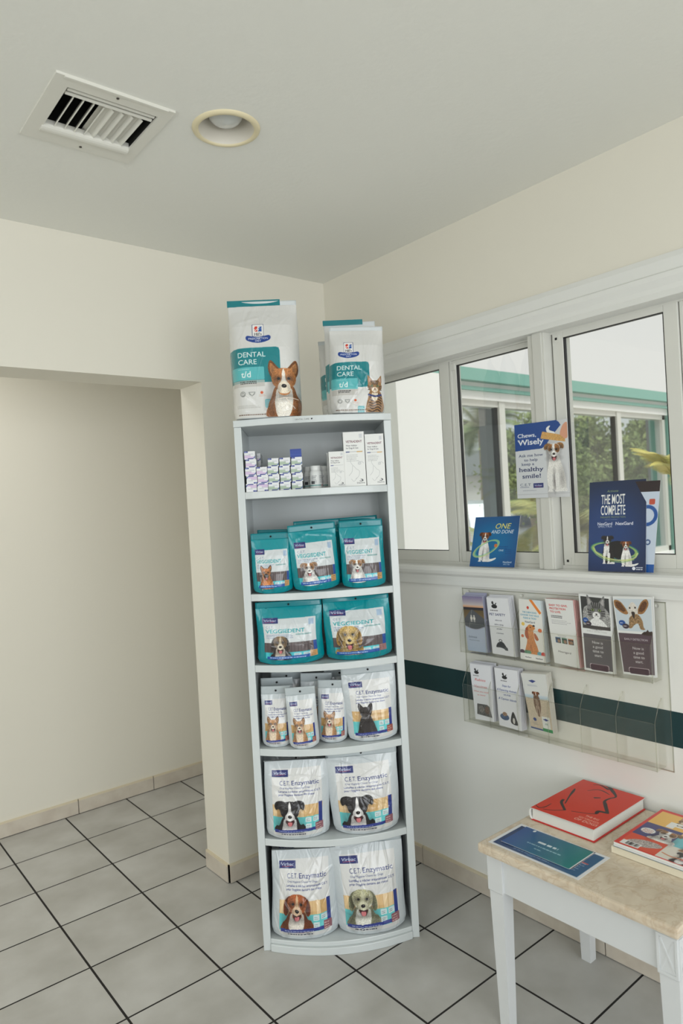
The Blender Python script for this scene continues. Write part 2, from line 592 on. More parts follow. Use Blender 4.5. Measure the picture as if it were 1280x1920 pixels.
    def grad(s, x0, y0, x1, y1, c0, c1, horiz=False):
        sl = s._sl(x0, x1, y0, y1)
        if sl is None: return
        X, Y = s.X[sl], s.Y[sl]
        t = np.clip((X - x0) / (x1 - x0) if horiz else (Y - y0) / (y1 - y0), 0, 1)[..., None]
        ins = ((X >= x0) & (X <= x1) & (Y >= y0) & (Y <= y1))[..., None]
        c = np.array(c0, np.float32) / 255 * (1 - t) + np.array(c1, np.float32) / 255 * t
        s.a[sl] = np.where(ins, c, s.a[sl])

    def text(s, st, x, y, cap, col, bold=0.0, sx=1.0, shear=0.0, anchor='l', rot=0.0, al=1.0, serif=False, width=None):
        """x,y baseline in mm, cap = capital height in mm; width overrides sx"""
        T = text_tris(st, bold, shear)
        if len(T) == 0: return
        k = cap / 0.70
        x0, x1 = T[..., 0].min(), T[..., 0].max()
        if width: sx = width / ((x1 - x0) * k)
        T = T.copy(); T[..., 0] -= x0
        wtot = (x1 - x0) * k * sx
        off = {'l': 0, 'c': -wtot / 2, 'r': -wtot}[anchor]
        T = T * np.array([k * sx, k])
        T[..., 0] += off
        ca, sa = math.cos(rot), math.sin(rot)
        T = np.stack([T[..., 0] * ca - T[..., 1] * sa + x, T[..., 0] * sa + T[..., 1] * ca + y], -1)
        sl = s._sl(T[..., 0].min(), T[..., 0].max(), T[..., 1].min(), T[..., 1].max())
        if sl is None: return
        m_ = np.zeros(s.X[sl].shape, np.float32)
        oy, ox = sl[0].start, sl[1].start
        hh, ww = m_.shape
        SS = 2
        for tri in T:
            px = (tri[:, 0] * s.kx - ox); py = (tri[:, 1] * s.ky - oy)
            i0, i1 = max(int(px.min()) - 1, 0), min(int(px.max()) + 2, ww)
            j0, j1 = max(int(py.min()) - 1, 0), min(int(py.max()) + 2, hh)
            if i1 <= i0 or j1 <= j0: continue
            gx, gy = np.meshgrid(i0 + (np.arange((i1 - i0) * SS) + .5) / SS, j0 + (np.arange((j1 - j0) * SS) + .5) / SS)
            e = []
            for a in range(3):
                b = (a + 1) % 3
                e.append((px[b] - px[a]) * (gy - py[a]) - (py[b] - py[a]) * (gx - px[a]))
            ins = ((e[0] >= 0) & (e[1] >= 0) & (e[2] >= 0)) | ((e[0] <= 0) & (e[1] <= 0) & (e[2] <= 0))
            cov = ins.reshape(j1 - j0, SS, i1 - i0, SS).mean((1, 3))
            m_[j0:j1, i0:i1] += cov.astype(np.float32)
        m_ = np.clip(m_, 0, 1)
        if serif and rot == 0:
            def row(yy):
                j = int((y + yy) * s.ky) - oy
                return m_[j] > 0.5 if 0 <= j < hh else np.zeros(ww, bool)

            def runs(r):
                d = np.diff(np.concatenate([[0], r.astype(int), [0]]))
                return list(zip(np.where(d == 1)[0], np.where(d == -1)[0]))
            add = []
            xh = cap * 0.74
            for y1_, y2_, ya, yb in ((0.05, 0.24, 0.0, 0.1), (0.97, 0.80, 0.9, 1.0)):
                for base, hgt in ((0, cap), (0, xh)) if y1_ > .5 else ((0, cap),):
                    R1, R2 = runs(row(hgt * y1_)), runs(row(hgt * y2_))
                    for a, b in R1:
                        if (b - a) / s.kx > 0.32 * cap: continue
                        for c_, d_ in R2:
                            if abs((a + b) - (c_ + d_)) / 2 / s.kx < 0.10 * cap and abs((b - a) - (d_ - c_)) / s.kx < 0.07 * cap:
                                add.append((a, b, hgt * ya if y1_ > .5 else 0, hgt * yb if y1_ > .5 else 0.1 * cap)); break
            for a, b, ya, yb in add:
                e_ = int(0.11 * cap * s.kx)
                j0, j1 = int((y + ya) * s.ky) - oy, int((y + yb) * s.ky) - oy
                m_[max(j0, 0):max(j1, j0 + 1), max(a - e_, 0):b + e_] = 1
        s._apply(m_, sl, col, al)

    def fine(s, x, y, w, n=3, lh=3.0, col=(90, 95, 110), al=0.55, th=0.35, c=False):
        r = random.Random(int(x * 7 + y * 3 + w))
        for i in range(n):
            ww = w * r.uniform(0.7, 1.0)
            xx = x + (w - ww) / 2 if c else x
            e = xx + ww
            while xx < e:
                l = r.uniform(1.2, 4.2) * lh / 3
                s.rect(xx, y - i * lh, min(xx + l, e), y - i * lh + lh * th, col, al)
                xx += l + lh * 0.22

    def soften(s, x0, y0, x1, y1):
        sl = s._sl(x0, x1, y0, y1)
        if sl is None: return
        a = s.a[sl]
        if min(a.shape[:2]) < 4: return
        b = a.copy()
        b[1:-1, 1:-1] = (a[1:-1, 1:-1] * 4 + a[:-2, 1:-1] + a[2:, 1:-1] + a[1:-1, :-2] + a[1:-1, 2:]) / 8
        s.a[sl] = b

    def down(s):
        return s.a.reshape(s.nv, 2, s.nu, 2, 3).mean((1, 3))

    def linear(s):
        a = s.down()
        return np.where(a <= 0.04045, a / 12.92, ((a + 0.055) / 1.055) ** 2.4)


def set_colors(me, rgb):
    """rgb (nverts,3) linear"""
    at = me.color_attributes.new('Col', 'FLOAT_COLOR', 'POINT')
    buf = np.ones((len(me.vertices), 4), np.float32)
    buf[:len(rgb), :3] = rgb
    at.data.foreach_set('color', buf.ravel())


def grid_faces(nu, nv, off=0, flip=False):
    i, j = np.meshgrid(np.arange(nu - 1), np.arange(nv - 1))
    a = (j * nu + i + off).ravel()
    q = np.stack([a, a + 1, a + nu + 1, a + nu], 1)
    return q[:, ::-1] if flip else q


def mesh_np(name, V, F, material, colors=None, parent=None, smooth=True, matidx=None):
    me = bpy.data.meshes.new(name)
    F = [f for f in F]
    tot = np.concatenate([np.asarray(f).ravel() for f in F]).astype(np.int32)
    sizes = np.concatenate([np.full(len(f), np.asarray(f).shape[1]) for f in F]).astype(np.int32)
    me.vertices.add(len(V)); me.vertices.foreach_set('co', np.asarray(V, np.float32).ravel())
    me.loops.add(len(tot)); me.loops.foreach_set('vertex_index', tot)
    me.polygons.add(len(sizes))
    me.polygons.foreach_set('loop_start', np.concatenate([[0], np.cumsum(sizes)[:-1]]).astype(np.int32))
    me.polygons.foreach_set('loop_total', sizes)
    if matidx is not None: me.polygons.foreach_set('material_index', np.asarray(matidx, np.int32))
    me.update(calc_edges=True)
    if smooth is not False:
        me.polygons.foreach_set('use_smooth', np.full(len(sizes), True) if smooth is True else smooth)
    for x in (material if isinstance(material, (list, tuple)) else [material]): me.materials.append(x)
    if colors is not None: set_colors(me, colors)
    o = bpy.data.objects.new(name, me)
    COL.objects.link(o)
    if parent: o.parent = parent
    return o


def sheet(name, TL, TR, BR, BL, th, canvas, material, parent=None, edge=(232, 232, 228), back=None, curl=0.0):
    """printed slab: front face is a dense grid carrying the artwork; the back is th behind it"""
    TL, TR, BR, BL = [np.array(p, float) for p in (TL, TR, BR, BL)]
    nu, nv = canvas.nu, canvas.nv
    u = np.linspace(0, 1, nu)[None, :, None]; v = np.linspace(0, 1, nv)[:, None, None]
    P = (BL * (1 - u) + BR * u) * (1 - v) + (TL * (1 - u) + TR * u) * v
    n = np.cross(BR - BL, TL - BL); n = n / np.linalg.norm(n)
    P = P + n * curl * (4 * (u - .5) ** 2) * (v ** 2)
    P = P.reshape(-1, 3)
    colr = canvas.linear().reshape(-1, 3)
    F1 = grid_faces(nu, nv)
    off = len(P)
    if back is not None:
        Pb = P - n * th
        cb = back.linear()[:, ::-1].reshape(-1, 3)
        V = np.concatenate([P, Pb]); C_ = np.concatenate([colr, cb])
        F2 = grid_faces(nu, nv, off, True)
        ci = [0, nu - 1, nu * nv - 1, nu * (nv - 1)]
        E = np.array([[ci[i], off + ci[i], off + ci[(i + 1) % 4], ci[(i + 1) % 4]] for i in range(4)])
        return mesh_np(name, V, [F1, F2, E], material, C_, parent, False)
    # border loop
    b = list(range(0, nu)) + [nu * j + nu - 1 for j in range(1, nv)] + [nu * (nv - 1) + i for i in range(nu - 2, -1, -1)] + [nu * j for j in range(nv - 2, 0, -1)]
    b = np.array(b)
    Pf = P[b]; Pb = P[b] - n * th
    V = np.concatenate([P, Pf, Pb])
    ec = np.array(lin(edge))
    C_ = np.concatenate([colr, np.tile(ec, (len(b) * 2, 1))])
    k = len(b); i = np.arange(k); j = (i + 1) % k
    E = np.stack([off + i, off + k + i, off + k + j, off + j], 1)
    BK = np.array([(off + k + i)[::-1]])
    return mesh_np(name, V, [F1, E, BK], material, C_, parent, False)

# ------------------------------------------------------------------ artwork: animals
NAVY = (38, 48, 110)
WHITE = (226, 228, 228)
TEAL = (0, 142, 152)
KIND = {
    'collie': dict(base=(186, 120, 66), shade=(120, 70, 34), muz=(236, 222, 200), chest=(238, 232, 220), ear='up', blaze=(240, 232, 220), mouth=False, body=(150, 92, 48)),
    'chi': dict(base=(196, 148, 104), shade=(120, 84, 54), muz=(232, 214, 190), chest=(226, 206, 182), ear='up', blaze=None, mouth=True, body=(196, 148, 104)),
    'fawn': dict(base=(190, 118, 62), shade=(60, 40, 30), muz=(60, 48, 42), chest=(206, 130, 72), ear='up', blaze=None, mouth=True, body=(190, 116, 60)),
    'jack': dict(base=(232, 230, 224), shade=(150, 108, 66), muz=(240, 238, 232), chest=(236, 234, 228), ear='semi', blaze=(244, 242, 238), mouth=True, body=(232, 230, 224), patch=(160, 110, 64)),
    'beagle': dict(base=(120, 96, 66), shade=(52, 44, 38), muz=(220, 208, 186), chest=(214, 206, 190), ear='drop', blaze=(206, 190, 160), mouth=True, body=(50, 44, 42)),
    'lab': dict(base=(200, 166, 96), shade=(166, 128, 66), muz=(214, 186, 122), chest=(206, 176, 108), ear='drop', blaze=None, mouth=True, body=(190, 152, 88)),
    'scottie': dict(base=(52, 48, 48), shade=(28, 26, 28), muz=(64, 58, 58), chest=(50, 46, 46), ear='up', blaze=None, mouth=False, body=(50, 46, 46)),
    'border': dict(base=(32, 30, 34), shade=(18, 17, 20), muz=(236, 234, 232), chest=(230, 228, 226), ear='semi', blaze=(240, 238, 236), mouth=True, body=(30, 28, 32), bib=True),
    'setter': dict(base=(168, 88, 44), shade=(110, 48, 24), muz=(222, 190, 160), chest=(228, 220, 210), ear='drop', blaze=(214, 176, 140), mouth=True, body=(120, 62, 36)),
    'golden': dict(base=(178, 176, 140), shade=(120, 122, 92), muz=(206, 204, 176), chest=(226, 226, 214), ear='drop', blaze=(200, 198, 166), mouth=True, body=(130, 132, 106)),
    'puppy': dict(base=(206, 128, 64), shade=(170, 84, 36), muz=(224, 164, 104), chest=(222, 166, 110), ear='drop', blaze=None, mouth=False, body=(206, 134, 72)),
    'tan': dict(base=(150, 84, 40), shade=(100, 52, 26), muz=(240, 238, 232), chest=(240, 238, 234), ear='semi', blaze=(244, 240, 234), mouth=True, body=(236, 234, 230)),
}


def dog(c, x, y, s, kind, body=3.2, mirror=1, lean=0.0, bodyw=1.0):
    k = KIND[kind]
    nz = 0.17

    def bl(p, col, n=nz, al=1.0, kk=5): c.poly(sm([(x + mirror * s * a_, y + s * b_) for a_, b_ in p], kk), col, al, n)

    def sh(cx, cy, rx, ry, al=.3, col=None): c.ell(x + mirror * cx * s, y + cy * s, rx * s, ry * s, col or (20, 16, 16), al, 0, .9)
    w = bodyw
    if body > 0:
        bl([(-.6, -.4), (-1.05 * w, -1.3), (-1.35 * w, -body * .7), (-1.35 * w, -body), (1.45 * w, -body), (1.35 * w, -body * .6), (1.0 * w, -1.2), (.65, -.4)], k['body'])
        bl([(-.5, -.6), (-.72 * w, -1.3), (-.8 * w, -1.9), (-.55 * w, -body), (.35 * w, -body), (.62 * w, -1.9), (.66 * w, -1.2), (.5, -.6)], k['chest'], .08)
        sh(-1.1 * w, -body * .7, .35, body * .4, .35); sh(1.15 * w, -body * .7, .35, body * .4, .25)
        sh(0, -1.25, .75, .3, .45)
    e = k['ear']
    for sg in (-1, 1):
        def Q(p): return [(sg * a_, b_) for a_, b_ in p]
        if e == 'up':
            bl(Q([(.15, .75), (.45, 1.15), (.98, 1.72), (1.2, 1.25), (1.12, .6), (.8, .2)]), k['shade'])
            bl(Q([(.4, .8), (.62, 1.1), (.98, 1.5), (1.06, 1.1), (.95, .6)]), tuple(min(255, int(v * 1.05 + 12)) for v in k['base']))
            sh(sg * .85, .95, .18, .35, .35)
        elif e == 'semi':
            bl(Q([(.4, .92), (.9, 1.1), (1.38, .95), (1.55, .55), (1.4, .2), (1.15, .3), (.9, .15), (.8, .4)]), k['shade'] if kind != 'border' else k['base'])
            sh(sg * 1.15, .45, .3, .25, .35)
        else:
            bl(Q([(.45, .88), (.95, .75), (1.3, .1), (1.32, -.7), (1.05, -.95), (.82, -.4), (.75, .2)]), k['shade'])
            sh(sg * .95, -.2, .2, .6, .4)
    bl([(0, 1.04), (.5, .98), (.86, .66), (.98, .2), (.84, -.3), (.52, -.62), (.42, -1.02), (0, -1.2), (-.42, -1.02), (-.52, -.62), (-.84, -.3), (-.98, .2), (-.86, .66), (-.5, .98)], k['base'])
    if 'patch' in k:
        bl([(.18, .95), (.7, .8), (.92, .3), (.75, -.2), (.35, -.2), (.15, .2)], k['patch'])
        bl([(-.25, .9), (-.7, .85), (-.92, .3), (-.75, 0), (-.45, .1)], k['patch'])
    sh(-.8, .0, .3, .6, .35); sh(.8, .0, .3, .6, .22)
    if k['blaze']:
        bl([(0, 1.0), (.13, .6), (.16, .15), (.42, -.45), (0, -.8), (-.42, -.45), (-.16, .15), (-.13, .6)], k['blaze'], 0.05)
    bl([(-.42, -.25), (0, .0), (.42, -.25), (.5, -.68), (.3, -1.0), (-.3, -1.0), (-.5, -.68)], k['muz'], 0.07)
    sh(-.42, -.6, .14, .34, .3); sh(.42, -.6, .14, .34, .22)
    for sg in (-1, 1): sh(sg * .4, .18, .26, .2, .5)
    if k['mouth']:
        bl([(-.42, -.74), (0, -.86), (.42, -.74), (.26, -1.25), (0, -1.36), (-.26, -1.25)], (58, 26, 30), 0)
        bl([(-.2, -.98), (.2, -.98), (.18, -1.28), (0, -1.38), (-.18, -1.28)], (200, 116, 120), 0)
    c.soften(x - 1.7 * s, y - max(body, 1.4) * s, x + 1.7 * s, y + 1.9 * s)
    for sg in (-1, 1):
        c.ell(x + sg * .40 * s, y + .18 * s, .125 * s, .11 * s, (16, 12, 12))
    c.ell(x, y - .42 * s, .21 * s, .16 * s, (22, 18, 20))
    c.ell(x + .04 * s, y - .36 * s, .09 * s, .04 * s, (96, 92, 94))


def full_dog(c, x, y, s, kind, head_dx=0.0):
    """sitting dog, y = ground, s = head half width"""
    k = KIND[kind]
    wt = (228, 227, 223)

    def bl(p, col, n=.07): c.poly(sm([(x + a_ * s, y + b_ * s) for a_, b_ in p], 5), col, 1, n)

    def sh(cx, cy, rx, ry, al=.3): c.ell(x + cx * s, y + cy * s, rx * s, ry * s, (40, 36, 40), al, 0, .9)
    if kind == 'tan': bl([(1.0, .1), (2.2, .1), (3.4, .6), (3.5, 1.0), (2.2, .7), (1.2, .8)], wt)
    bl([(-1.1, .8), (-1.25, 2.6), (-.9, 4.2), (-.6, 5.4), (.6, 5.4), (1.1, 4.2), (1.55, 2.8), (1.8, 1.2), (1.6, .1), (.2, .1), (-.4, .4)], k['body'])
    if kind == 'border': bl([(-.6, 5.2), (-.9, 4.0), (-.8, 2.4), (.2, 2.0), (.5, 3.6), (.4, 5.0)], wt)
    sh(1.2, 2.0, .5, 1.3, .3); sh(-.05, 1.6, .22, 1.2, .55); sh(0, 4.9, .9, .35, .4)
    for dx in (-.75, .4):
        bl([(dx - .33, 2.6), (dx + .33, 2.6), (dx + .24, .5), (dx + .38, .05), (dx - .45, .05), (dx - .26, .5)], wt, .04)
    bl([(.8, .05), (1.9, .05), (1.8, .45), (.9, .45)], wt)
    dog(c, x + head_dx * s, y + 6.0 * s, s * 1.05, kind, body=0)


def tabby(c, x, y, s, body=3.4, grey=False):
    base, dk, lt = ((150, 112, 72), (48, 34, 26), (226, 210, 186)) if not grey else ((120, 120, 120), (40, 40, 42), (228, 228, 226))

    def bl(p, col, n=.12): c.poly(sm([(x + a * s, y + b * s) for a, b in p], 5), col, 1, n)
    if body:
        bl([(-.6, -.6), (-1.0, -1.6), (-1.2, -body), (1.3, -body), (1.1, -1.6), (.6, -.6)], base)
        for j in range(7):
            yy = -1.1 - j * (body - 1.1) / 7
            c.stroke([(x + (-.9 + .1 * j % .3) * s, y + yy * s), (x - .3 * s, y + (yy - .22) * s), (x + .4 * s, y + (yy + .05) * s), (x + .95 * s, y + (yy - .25) * s)], .14 * s, dk)
        bl([(-.35, -.8), (-.5, -1.7), (0, -2.2), (.4, -1.7), (.35, -.8)], lt)
    for sg in (-1, 1):
        bl([(sg * .25, .75), (sg * .6, 1.3), (sg * .98, 1.75), (sg * 1.02, 1.1), (sg * .9, .4)], base)
        bl([(sg * .5, .85), (sg * .85, 1.4), (sg * .88, .7)], (190, 150, 130) if not grey else (170, 168, 166), .04)
    bl([(0, .95), (.6, .85), (1.0, .35), (1.0, -.2), (.6, -.75), (0, -.95), (-.6, -.75), (-1.0, -.2), (-1.0, .35), (-.6, .85)], base)
    for a in (-.5, -.25, 0, .25, .5):
        c.stroke([(x + a * .7 * s, y + .35 * s), (x + a * s, y + .9 * s)], .11 * s, dk)
    for sg in (-1, 1):
        for j in range(3):
            c.stroke([(x + sg * .6 * s, y + (.0 - j * .2) * s), (x + sg * .98 * s, y + (.1 - j * .28) * s)], .09 * s, dk)
    bl([(-.4, -.25), (0, -.05), (.4, -.25), (.4, -.65), (0, -.85), (-.4, -.65)], lt, .04)
    for sg in (-1, 1):
        c.ell(x + sg * .4 * s, y + .12 * s, .21 * s, .16 * s, (20, 18, 16))
        c.ell(x + sg * .4 * s, y + .12 * s, .16 * s, .13 * s, (150, 170, 110))
        c.ell(x + sg * .4 * s, y + .12 * s, .06 * s, .12 * s, (10, 10, 10))
    c.ell(x, y - .32 * s, .12 * s, .09 * s, (150, 90, 84) if not grey else (60, 56, 56))
    c.stroke([(x - .2 * s, y - .55 * s), (x, y - .45 * s), (x + .2 * s, y - .55 * s)], .05 * s, dk)


# ------------------------------------------------------------------ artwork: packs
def art_dental(ppm, cat_):
    W, H = (236, 400) if not cat_ else (200, 320)
    c = Canvas(W, H, ppm, (214, 214, 211))
    f = W / 236 if not cat_ else W / 215
    q = H / 400
    # logo shield
    lx, ly = W * .43, H * .70
    if cat_: lx, ly = W * .34, H * .71
    c.rrect(lx - 19 * f, ly, lx + 19 * f, ly + 44 * f, 2, (52, 58, 110))
    c.rrect(lx - 17.6 * f, ly + 1, lx + 17.6 * f, ly + 42.6 * f, 2, (232, 232, 230))
    for i, (col) in enumerate([(206, 60, 44), (40, 84, 160), (206, 60, 44), (40, 84, 160)]):
        xx = lx - 13 * f + (i % 2) * 13.5 * f; yy = ly + 27 * f - (i // 2) * 10 * f
        c.poly([(xx, yy), (xx + 12 * f, yy), (xx + 12 * f, yy + 9 * f), (xx + 4 * f, yy + 9 * f)], (col if i < 2 else ((206, 60, 44) if i == 2 else (40, 84, 160))))
    c.stroke([(lx - 13 * f, ly + 16 * f), (lx + 2 * f, ly + 30 * f), (lx + 12 * f, ly + 38 * f)], 2.4 * f, (232, 232, 230))
    c.text("Hill's", lx, ly + 3.5 * f, 9.5 * f, (30, 30, 36), .01, .95, 0, 'c', serif=True)
    c.poly(sm([(lx - 37 * f, ly + 3 * f), (lx - 37 * f, ly - 14 * f), (lx, ly - 24 * f), (lx + 37 * f, ly - 14 * f), (lx + 37 * f, ly + 3 * f), (lx, ly - 3 * f)], 4), (36, 66, 140))
    c.text('PRESCRIPTION', lx, ly - 11 * f, 6.6 * f, (236, 236, 236), .012, 1, 0, 'c', width=64 * f)
    c.text('DIET', lx, ly - 19.5 * f, 6 * f, (236, 236, 236), .012, 1.1, 0, 'c')
    # teal panel
    x1, y0, y1 = W * .72, H * .30, H * .60
    if cat_: y0, y1 = H * .30, H * .595; x1 = W * .70
    c.poly([(0, y0), (x1, y0), (x1, y1 - 12), (x1 - 3, y1 - 3), (x1 - 12, y1), (20, y1 - 1), (0, y1 - 6)], (0, 124, 132))
    c.text('DENTAL', W * .13, y1 - 32 * f, 17 * f, (224, 236, 234), .004, 1, 0, 'l', width=92 * f)
    c.text('CARE', W * .13, y1 - 57 * f, 17 * f, (224, 236, 234), .004, 1, 0, 'l', width=62 * f)
    # lighter label
    ly1 = y1 - 66 * f
    c.rrect(W * .03, ly1 - 44 * f, W * .49, ly1, 4, (92, 184, 188), .92)
    c.text('t/d', W * .16, ly1 - 35 * f, 21 * f, (228, 240, 238), .01)
    c.fine(W * .12, ly1 - 8 * f, 46 * f, 1, 4 * f, (220, 236, 236), .7)
    c.rrect(W * .04, ly1 - 68 * f, W * .49, ly1 - 45 * f, 2, (186, 184, 178), .8)
    c.fine(W * .14, ly1 - 52 * f, 58 * f, 2, 6 * f, (50, 52, 54), .9, .6)
    yb = ly1 - 92 * f
    c.ring(W * .17, yb, 8 * f, 8 * f, .16, (140, 142, 140)); c.ring(W * .17, yb - 1, 4 * f, 5 * f, .25, (140, 142, 140))
    c.poly([(W * .25, yb + 7 * f), (W * .35, yb + 7 * f), (W * .34, yb - 2 * f), (W * .30, yb - 9 * f), (W * .26, yb - 2 * f)], (150, 152, 150)); c.poly([(W * .265, yb + 4 * f), (W * .335, yb + 4 * f), (W * .3, yb - 6 * f)], (210, 210, 206))
    c.ell(W * .44, yb + 3 * f, 5 * f, 5 * f, (206, 92, 56)); c.fine(W * .4, yb - 6 * f, 24 * f, 2, 3.4 * f, (190, 100, 70))
    c.fine(W * .08, yb - 40 * f, 80 * f, 3, 4 * f, (130, 128, 122))
    c.rrect(W * .48, yb - 50 * f, W * .60, yb - 20 * f, 4, (110, 182, 190)); c.fine(W * .495, yb - 27 * f, 22 * f, 5, 4.4 * f, (214, 232, 236), .9)
    c.fine(W * .08, 9 * f, W * .7, 1, 6, (110, 84, 70), .8, .6)
    if not cat_:
        dog(c, W * .76, 122, 42, 'collie', 2.9, 1)
        c.stroke([(W * .66, 60), (W * .79, 64), (W * .95, 58)], 2.4, (228, 214, 200))
        c.stroke([(W * .78, 62), (W * .90, 26)], 2.2, (228, 214, 200))
    else:
        tabby(c, W * .79, 96, 25, 3.9)
        c.stroke([(W * .68, 66), (W * .79, 60), (W * .90, 66)], 7, (40, 54, 110))
    return c


def virbac(c, x, y, w, h, ital=False):
    c.rect(x, y, x + w, y + h, NAVY)
    c.text('Virbac', x + w * .5, y + h * .34, h * .40, (214, 220, 236), .006, 1, .1, 'c', width=w * .78)
    c.stroke([(x + w * .18, y + h * .22), (x + w * .8, y + h * .3)], h * .05, (190, 60, 80))


def art_veg(W, H, kind, ppm, big=False):
    c = Canvas(W, H, ppm, (0, 146, 156))
    c.grad(0, 0, W, H, (0, 134, 144), (0, 142, 152))
    x0, x1 = W * .09, W * .90
    yt, ym, yb = H * .80, H * .40, H * .12
    if big: yt = H * .84
    c.poly([(x0, yt), (x1, yt + H * .01), (x1, ym), (x0 + W * .02, ym)], (206, 212, 214))
    c.rect(x0 + W * .02, ym - H * .17, x1, ym, (92, 82, 84))
    for i in range(16):
        xx = x0 + W * .02 + i * (x1 - x0) / 16
        c.rect(xx, ym - H * .17, xx + 1.6, ym, (54, 46, 48), .8)
        c.rect(xx + 3, ym - H * .17, xx + 4, ym, (130, 116, 112), .7)
    c.rect(x0 + W * .04, yb, x1, ym - H * .17, (70, 190, 200))
    c.rect(x1 - W * .05, yb + H * .06, x1, ym, (30, 74, 150))
    virbac(c, x0 + W * .00, yt - H * .075, W * .24, H * .10)
    c.text('C.E.T.', x0 + W * .05, yt - H * .155, H * .040, (110, 130, 160), 0)
    c.text('VEGGIEDENT', x0 + W * .04, yt - H * .235, H * .062, (0, 150, 158), .012, 1, 0, 'l', width=W * .60)
    c.fine(x0 + W * .05, yt - H * .275, W * .44, 3, H * .026, (90, 110, 150), .8)
    c.rect(x0 + W * .50, yt - H * .285, x0 + W * .74, yt - H * .262, (120, 160, 160), .8)
    c.rect(x1 - W * .11, yt - H * .12, x1 - W * .03, yt - H * .02, (140, 170, 204), .7)
    s = W * (.14 if big else (.115 if kind != 'beagle' else .105))
    dog(c, x0 + W * .26, ym - H * (.02 if not big else -.02), s, kind, (ym - H * (.0 if not big else -.03) - yb) / s, 1)
    for i in range(2):
        c.rrect(x0 + W * (.46 + .14 * i), ym - H * .26, x0 + W * (.57 + .14 * i), ym - H * .19, 2, (206, 216, 218), .8)
        c.fine(x0 + W * (.475 + .14 * i), ym - H * .215, W * .08, 2, 4, (110, 120, 140), .7)
    c.poly([(x0 + W * .06, yb - H * .02), (x1, yb), (x1, yb + H * .055), (x0 + W * .06, yb + H * .035)], (30, 82, 160))
    c.fine(x0 + W * .1, yb + H * .006, W * .55, 1, H * .035, (180, 200, 226), .8, .5)
    c.rect(x1 - W * .11, yb, x1, yb + H * .11, (196, 150, 96) if not big else (150, 110, 110))
    c.fine(x1 - W * .10, yb + H * .075, W * .08, 3, H * .03, (90, 60, 40), .7)
    return c


def art_enz(W, H, kind, ppm, size='s'):
    """size: s small pouch, m medium, l large"""
    c = Canvas(W, H, ppm, (196, 203, 206))
    x0, x1 = W * .12, W * .88
    yt, ym, yl, yb = H * .86, H * .46, H * .31, H * .11
    c.poly([(x0, yt + H * .04), (x1, yt + H * .05), (x1, yb - H * .06), (x0, yb - H * .06)], (216, 216, 214))
    c.rect(x0, yl, x1, ym, (222, 190, 140))
    r = random.Random(int(W + H))
    for i in range(11):
        xx = x0 + (x1 - x0) * i / 11
        c.poly([(xx, yl), (xx + (x1 - x0) / 12, yl + r.uniform(0, 4)), (xx + (x1 - x0) / 11 + r.uniform(-3, 3), ym), (xx + r.uniform(-2, 2), ym)], r.choice([(232, 204, 160), (214, 178, 124), (226, 196, 148), (206, 168, 112)]))
        c.stroke([(xx, yl), (xx + r.uniform(-3, 3), ym)], 1.2, (176, 132, 84), .8)
    c.rect(x0, yb, x1, yl, (104, 200, 202))
    c.rect(x1 - W * .055, yb + H * .07, x1, ym + H * .01, (46, 60, 130))
    s = W * {'s': .16, 'm': .115, 'l': .150}[size]
    hy = ym - H * ({'s': .02, 'm': .03, 'l': .05}[size] + (.04 if kind == 'border' else 0))
    dog(c, x0 + W * .26, hy, s, kind, (hy - yb) / s, 1, bodyw=1.05)
    for i in range(3):
        xx, yy = x0 + W * (.50 + .115 * (i % 2)), yl - H * (.075 + .085 * (i // 2))
        c.rrect(xx, yy, xx + W * .09, yy + H * .065, 1.5, (214, 224, 224), .9)
        c.fine(xx + W * .015, yy + H * .035, W * .06, 2, H * .02, (90, 100, 110), .8)
    c.poly([(x0 + W * .02, yb - H * .02), (x1 - W * .06, yb + H * .01), (x1 - W * .06, yb + H * .05), (x0 + W * .02, yb + H * .025)], (46, 58, 132))
    c.fine(x0 + W * .08, yb - H * .0, W * .5, 1, H * .03, (170, 180, 214), .8, .45)
    c.rect(x1 - W * .11, yb - H * .0, x1 + W * .01, yb + H * .105, (150, 84, 76) if size != 'l' else (140, 92, 100))
    c.fine(x1 - W * .10, yb + H * .07, W * .09, 3, H * .03, (220, 200, 190), .7)
    c.fine(x0 + W * .12, yb - H * .045, W * .42, 1, H * .032, (70, 74, 90), .9, .6)
    virbac(c, x0 + W * .0, yt - H * .055, W * .25, H * .082)
    c.text('C.E.T.', x0 + W * .12, yt - H * .155, H * .052, NAVY, .002, 1, 0, 'l', width=W * .155)
    c.text('Enzymatic', x0 + W * .30, yt - H * .155, H * .052, NAVY, .008, 1, 0, 'l', width=W * .42)
    c.text('Oral Hygiene Chews for Dogs', x0 + W * .12, yt - H * .200, H * .021, (80, 88, 130), .01, 1, 0, 'l', width=W * .46)
    c.text('Lamelles à mâcher enzymatiques C.E.T.', x0 + W * .10, yt - H * .245, H * .024, NAVY, .008, 1, 0, 'l', width=W * .64)
    c.text("pour l'hygiène dentaire des chiens", x0 + W * .10, yt - H * .285, H * .024, NAVY, .008, 1, 0, 'l', width=W * .54)
    return c


def art_smallbox(col, flip=False, ppm=1.3):
    c = Canvas(38, 29, ppm, (224, 226, 228))
    c.poly([(0, 4), (38, 4), (38, 10), (22, 10), (22, 15), (0, 15)], col)
    c.poly([(0, 15), (22, 15), (22, 17), (0, 17)], (200, 206, 204))
    c.rect(0, 23.5, 13, 29, (52, 66, 142))
    c.fine(2, 25, 9, 1, 3, (190, 196, 224), .8, .5)
    c.rect(12, 1, 30, 4.2, (40, 54, 132))
    c.poly([(30, 1), (38, 6), (38, 14), (34, 8), (30, 4)], (90, 110, 160))
    c.fine(16, 19, 18, 2, 2.6, (120, 130, 150), .7)
    if flip: c.a = c.a[::-1, ::-1].copy()
    return c


